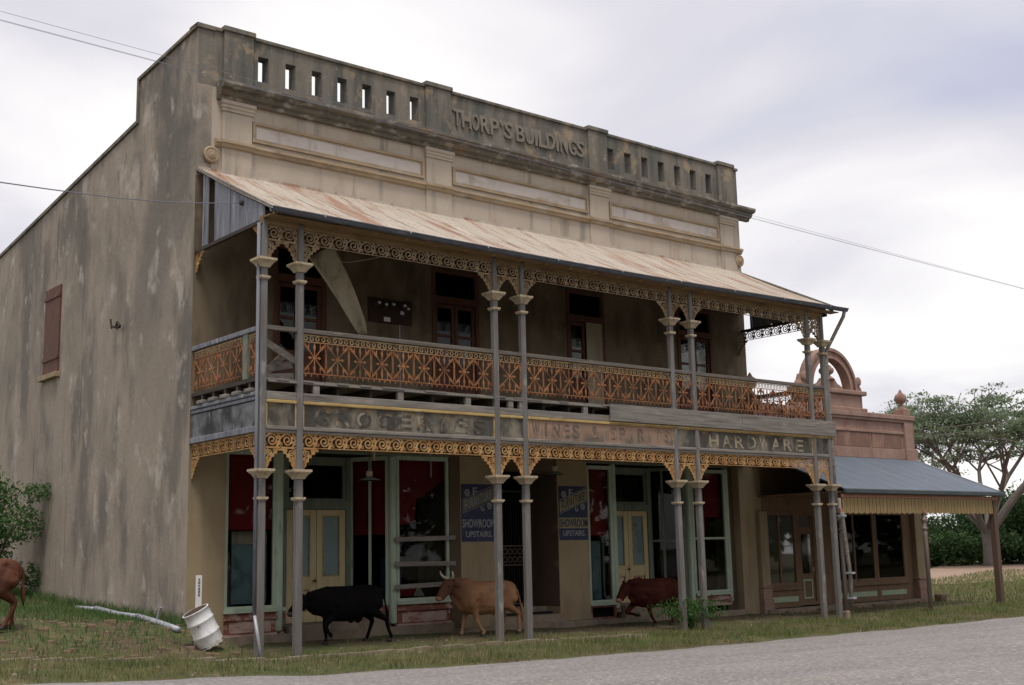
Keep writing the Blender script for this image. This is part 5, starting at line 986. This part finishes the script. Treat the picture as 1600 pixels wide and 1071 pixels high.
# hedge of separate bushes behind the track, seen under and beside the shop verandah
hx = [(86, 20, 3.2, 'rounded dark bush filling the gap right of the pale trunk'), (98, 21, 6.0, 'high dark tree-like bush closing the view at the far right'), (92, 36, 5.5, 'broad dark bush rising behind the pale trunk'), (73, 37, 2.0, 'low dark bush in the hedge at the end of the shop wall'), (77, 35, 2.3, 'dark bush left of the bare trunk'), (79.5, 31.5, 2.2, 'dark bush right behind the bare trunk'), (84, 30, 2.6, 'dense bush behind the pale tree trunk'), (85, 25.5, 2.4, 'dark bush right of the pale tree trunk'), (89, 22.5, 3.0, 'tall dark bush at the right edge of the hedge'), (93, 19, 2.6, 'dark bush by the road beyond the hedge'), (90, 33, 4.6, 'tall dark bush towering behind the hedge'), (95, 26, 5.6, 'tallest dark bush at the far right of the hedge'), (82, 39, 3.8, 'big dark bush rising behind the shop verandah')]
for i, (x, y, s_, lab) in enumerate(hx):
    cl = [((rng.uniform(-1.05, 1.05)*s_, rng.uniform(-.9, .9)*s_, s_*rng.uniform(.3, .85)), (s_*rng.uniform(.5, .8),)*2+(s_*rng.uniform(.35, .55),)) for _ in range(8)]
    bush('bush', lab, 'bush', (x, y, -.25), cl, 190 if s_ > 3 else 330, .34, M['leafB'], group='hedge of dark bushes behind the dirt track')
# unseen trees added behind the camera to darken the window reflections and the verandah
cs = np.concatenate([clump((x, -44+3*math.sin(x*.7), rng.uniform(1.5, 11)), (4.5, 3, 3.4), 150, .3) for x in np.arange(-70, 100, 1.2)]); quads(cs, 1.5, M['leafB'], 'light_blocker_trees', None, kind='stuff')
# ------------------------------------------------------------------ grass and litter
def blades(pos, hgt_, m, name, width=.012):
    n = len(pos); a = rng.uniform(0, 6.283, n); h_ = hgt_*rng.uniform(.5, 1.35, n); ln = rng.uniform(.1, .7, n)*h_; w = width*rng.uniform(.7, 1.5, n)
    dx, dy = np.cos(a), np.sin(a); b = rng.uniform(0, 6.283, n); ex, ey = np.cos(b)*ln, np.sin(b)*ln
    v = np.stack([np.stack([pos[:, 0]-dx*w/2, pos[:, 1]-dy*w/2, pos[:, 2]-.01], 1), np.stack([pos[:, 0]+dx*w/2, pos[:, 1]+dy*w/2, pos[:, 2]-.01], 1),
        np.stack([pos[:, 0]+dx*w/3+ex*.35, pos[:, 1]+dy*w/3+ey*.35, pos[:, 2]+h_*.6], 1), np.stack([pos[:, 0]-dx*w/3+ex*.35, pos[:, 1]-dy*w/3+ey*.35, pos[:, 2]+h_*.6], 1), np.stack([pos[:, 0]+ex, pos[:, 1]+ey, pos[:, 2]+h_], 1)], 1).reshape(-1, 3)
    me = bpy.data.meshes.new(name); me.vertices.add(n*5); me.vertices.foreach_set('co', v.ravel()); me.loops.add(n*9); me.polygons.add(n*3)
    k = np.arange(n)[:, None]*5; me.loops.foreach_set('vertex_index', (k+np.array([[0, 1, 2, 0, 2, 3, 3, 2, 4]])).ravel().astype(np.int32)); me.polygons.foreach_set('loop_start', (np.arange(n*3)*3).astype(np.int32)); me.update(calc_edges=True); me.materials.append(m); return link(name, me, None, kind='stuff')
def scatter(n, x0, x1, yf0, yf1, keep):
    out = []
    for _ in range(n):
        x = rng.uniform(x0, x1); y = rng.uniform(yf0(x), yf1(x))
        if rng.random() < keep(x, y): out.append((x, y, hgt(x, y)))
    return np.array(out)
def patch(x, y): return .5+.5*math.sin(x*1.3+2*math.sin(y*1.1))*math.sin(y*1.7+1.5*math.sin(x*.8))
P_ = scatter(42000, -8, 27, lambda x: edge(x)+.02, lambda x: -2.5, lambda x, y: (.25+.75*patch(x, y))*(1 if y < -3.3 else .65))
blades(P_, .105, M['grassm'], 'verge_grass')
P_ = scatter(9000, -8, 27, lambda x: edge(x)-.18, lambda x: edge(x)+.4, lambda x, y: .6*patch(x*2, y)); blades(P_, .07, M['grassm'], 'road_edge_grass')
P_ = scatter(60000, -9, -.08, lambda x: -2.6, lambda x: 14, lambda x, y: (.32 if y < .6 else .95)*(.25+.75*patch(x, y))); blades(P_, .11, M['yardg'], 'yard_grass', .014)
P_ = scatter(2600, -.3, -.06, lambda x: -.5, lambda x: 16, lambda x, y: .9); blades(P_, .22, M['yardg'], 'wall_foot_grass', .016)
P_ = scatter(26000, 25.5, 66, lambda x: -5.3, lambda x: 10+max(0, x-40)*.4, lambda x, y: .3+.7*patch(x*.7, y*.7)); blades(P_, .16, M['grassm'], 'field_grass', .03)
P_ = scatter(3500, 16, 27, lambda x: -3.2, lambda x: -.2, lambda x, y: .5*patch(x, y)); blades(P_, .12, M['grassm'], 'shop_front_grass')
P_ = scatter(2600, 1, 16, lambda x: -2.6, lambda x: -.4, lambda x, y: .7*patch(x*1.4, y)**2); blades(P_, .09, M['grassm'], 'verandah_grass')
mb = MB()
for k in range(900):
    x = rng.uniform(-8, 18); y = rng.uniform(edge(x)-.3, -.2) if x > 0 else rng.uniform(edge(x)-.3, 2); z = hgt(x, y); s_ = rng.uniform(.008, .03)*(2 if rng.random() < .06 else 1)
    mb.add([(x+s_*rng.uniform(.6, 1.3)*cx_, y+s_*cy_*rng.uniform(.6, 1.3), z+s_*cz_*.7) for cx_, cy_, cz_ in ((1, 0, 0), (0, 1, 0), (-1, 0, 0), (0, -1, 0), (0, 0, 1))], [(0, 1, 4), (1, 2, 4), (2, 3, 4), (3, 0, 4)])
mb.build('gravel', M['conc'], None, fix=False, kind='stuff')
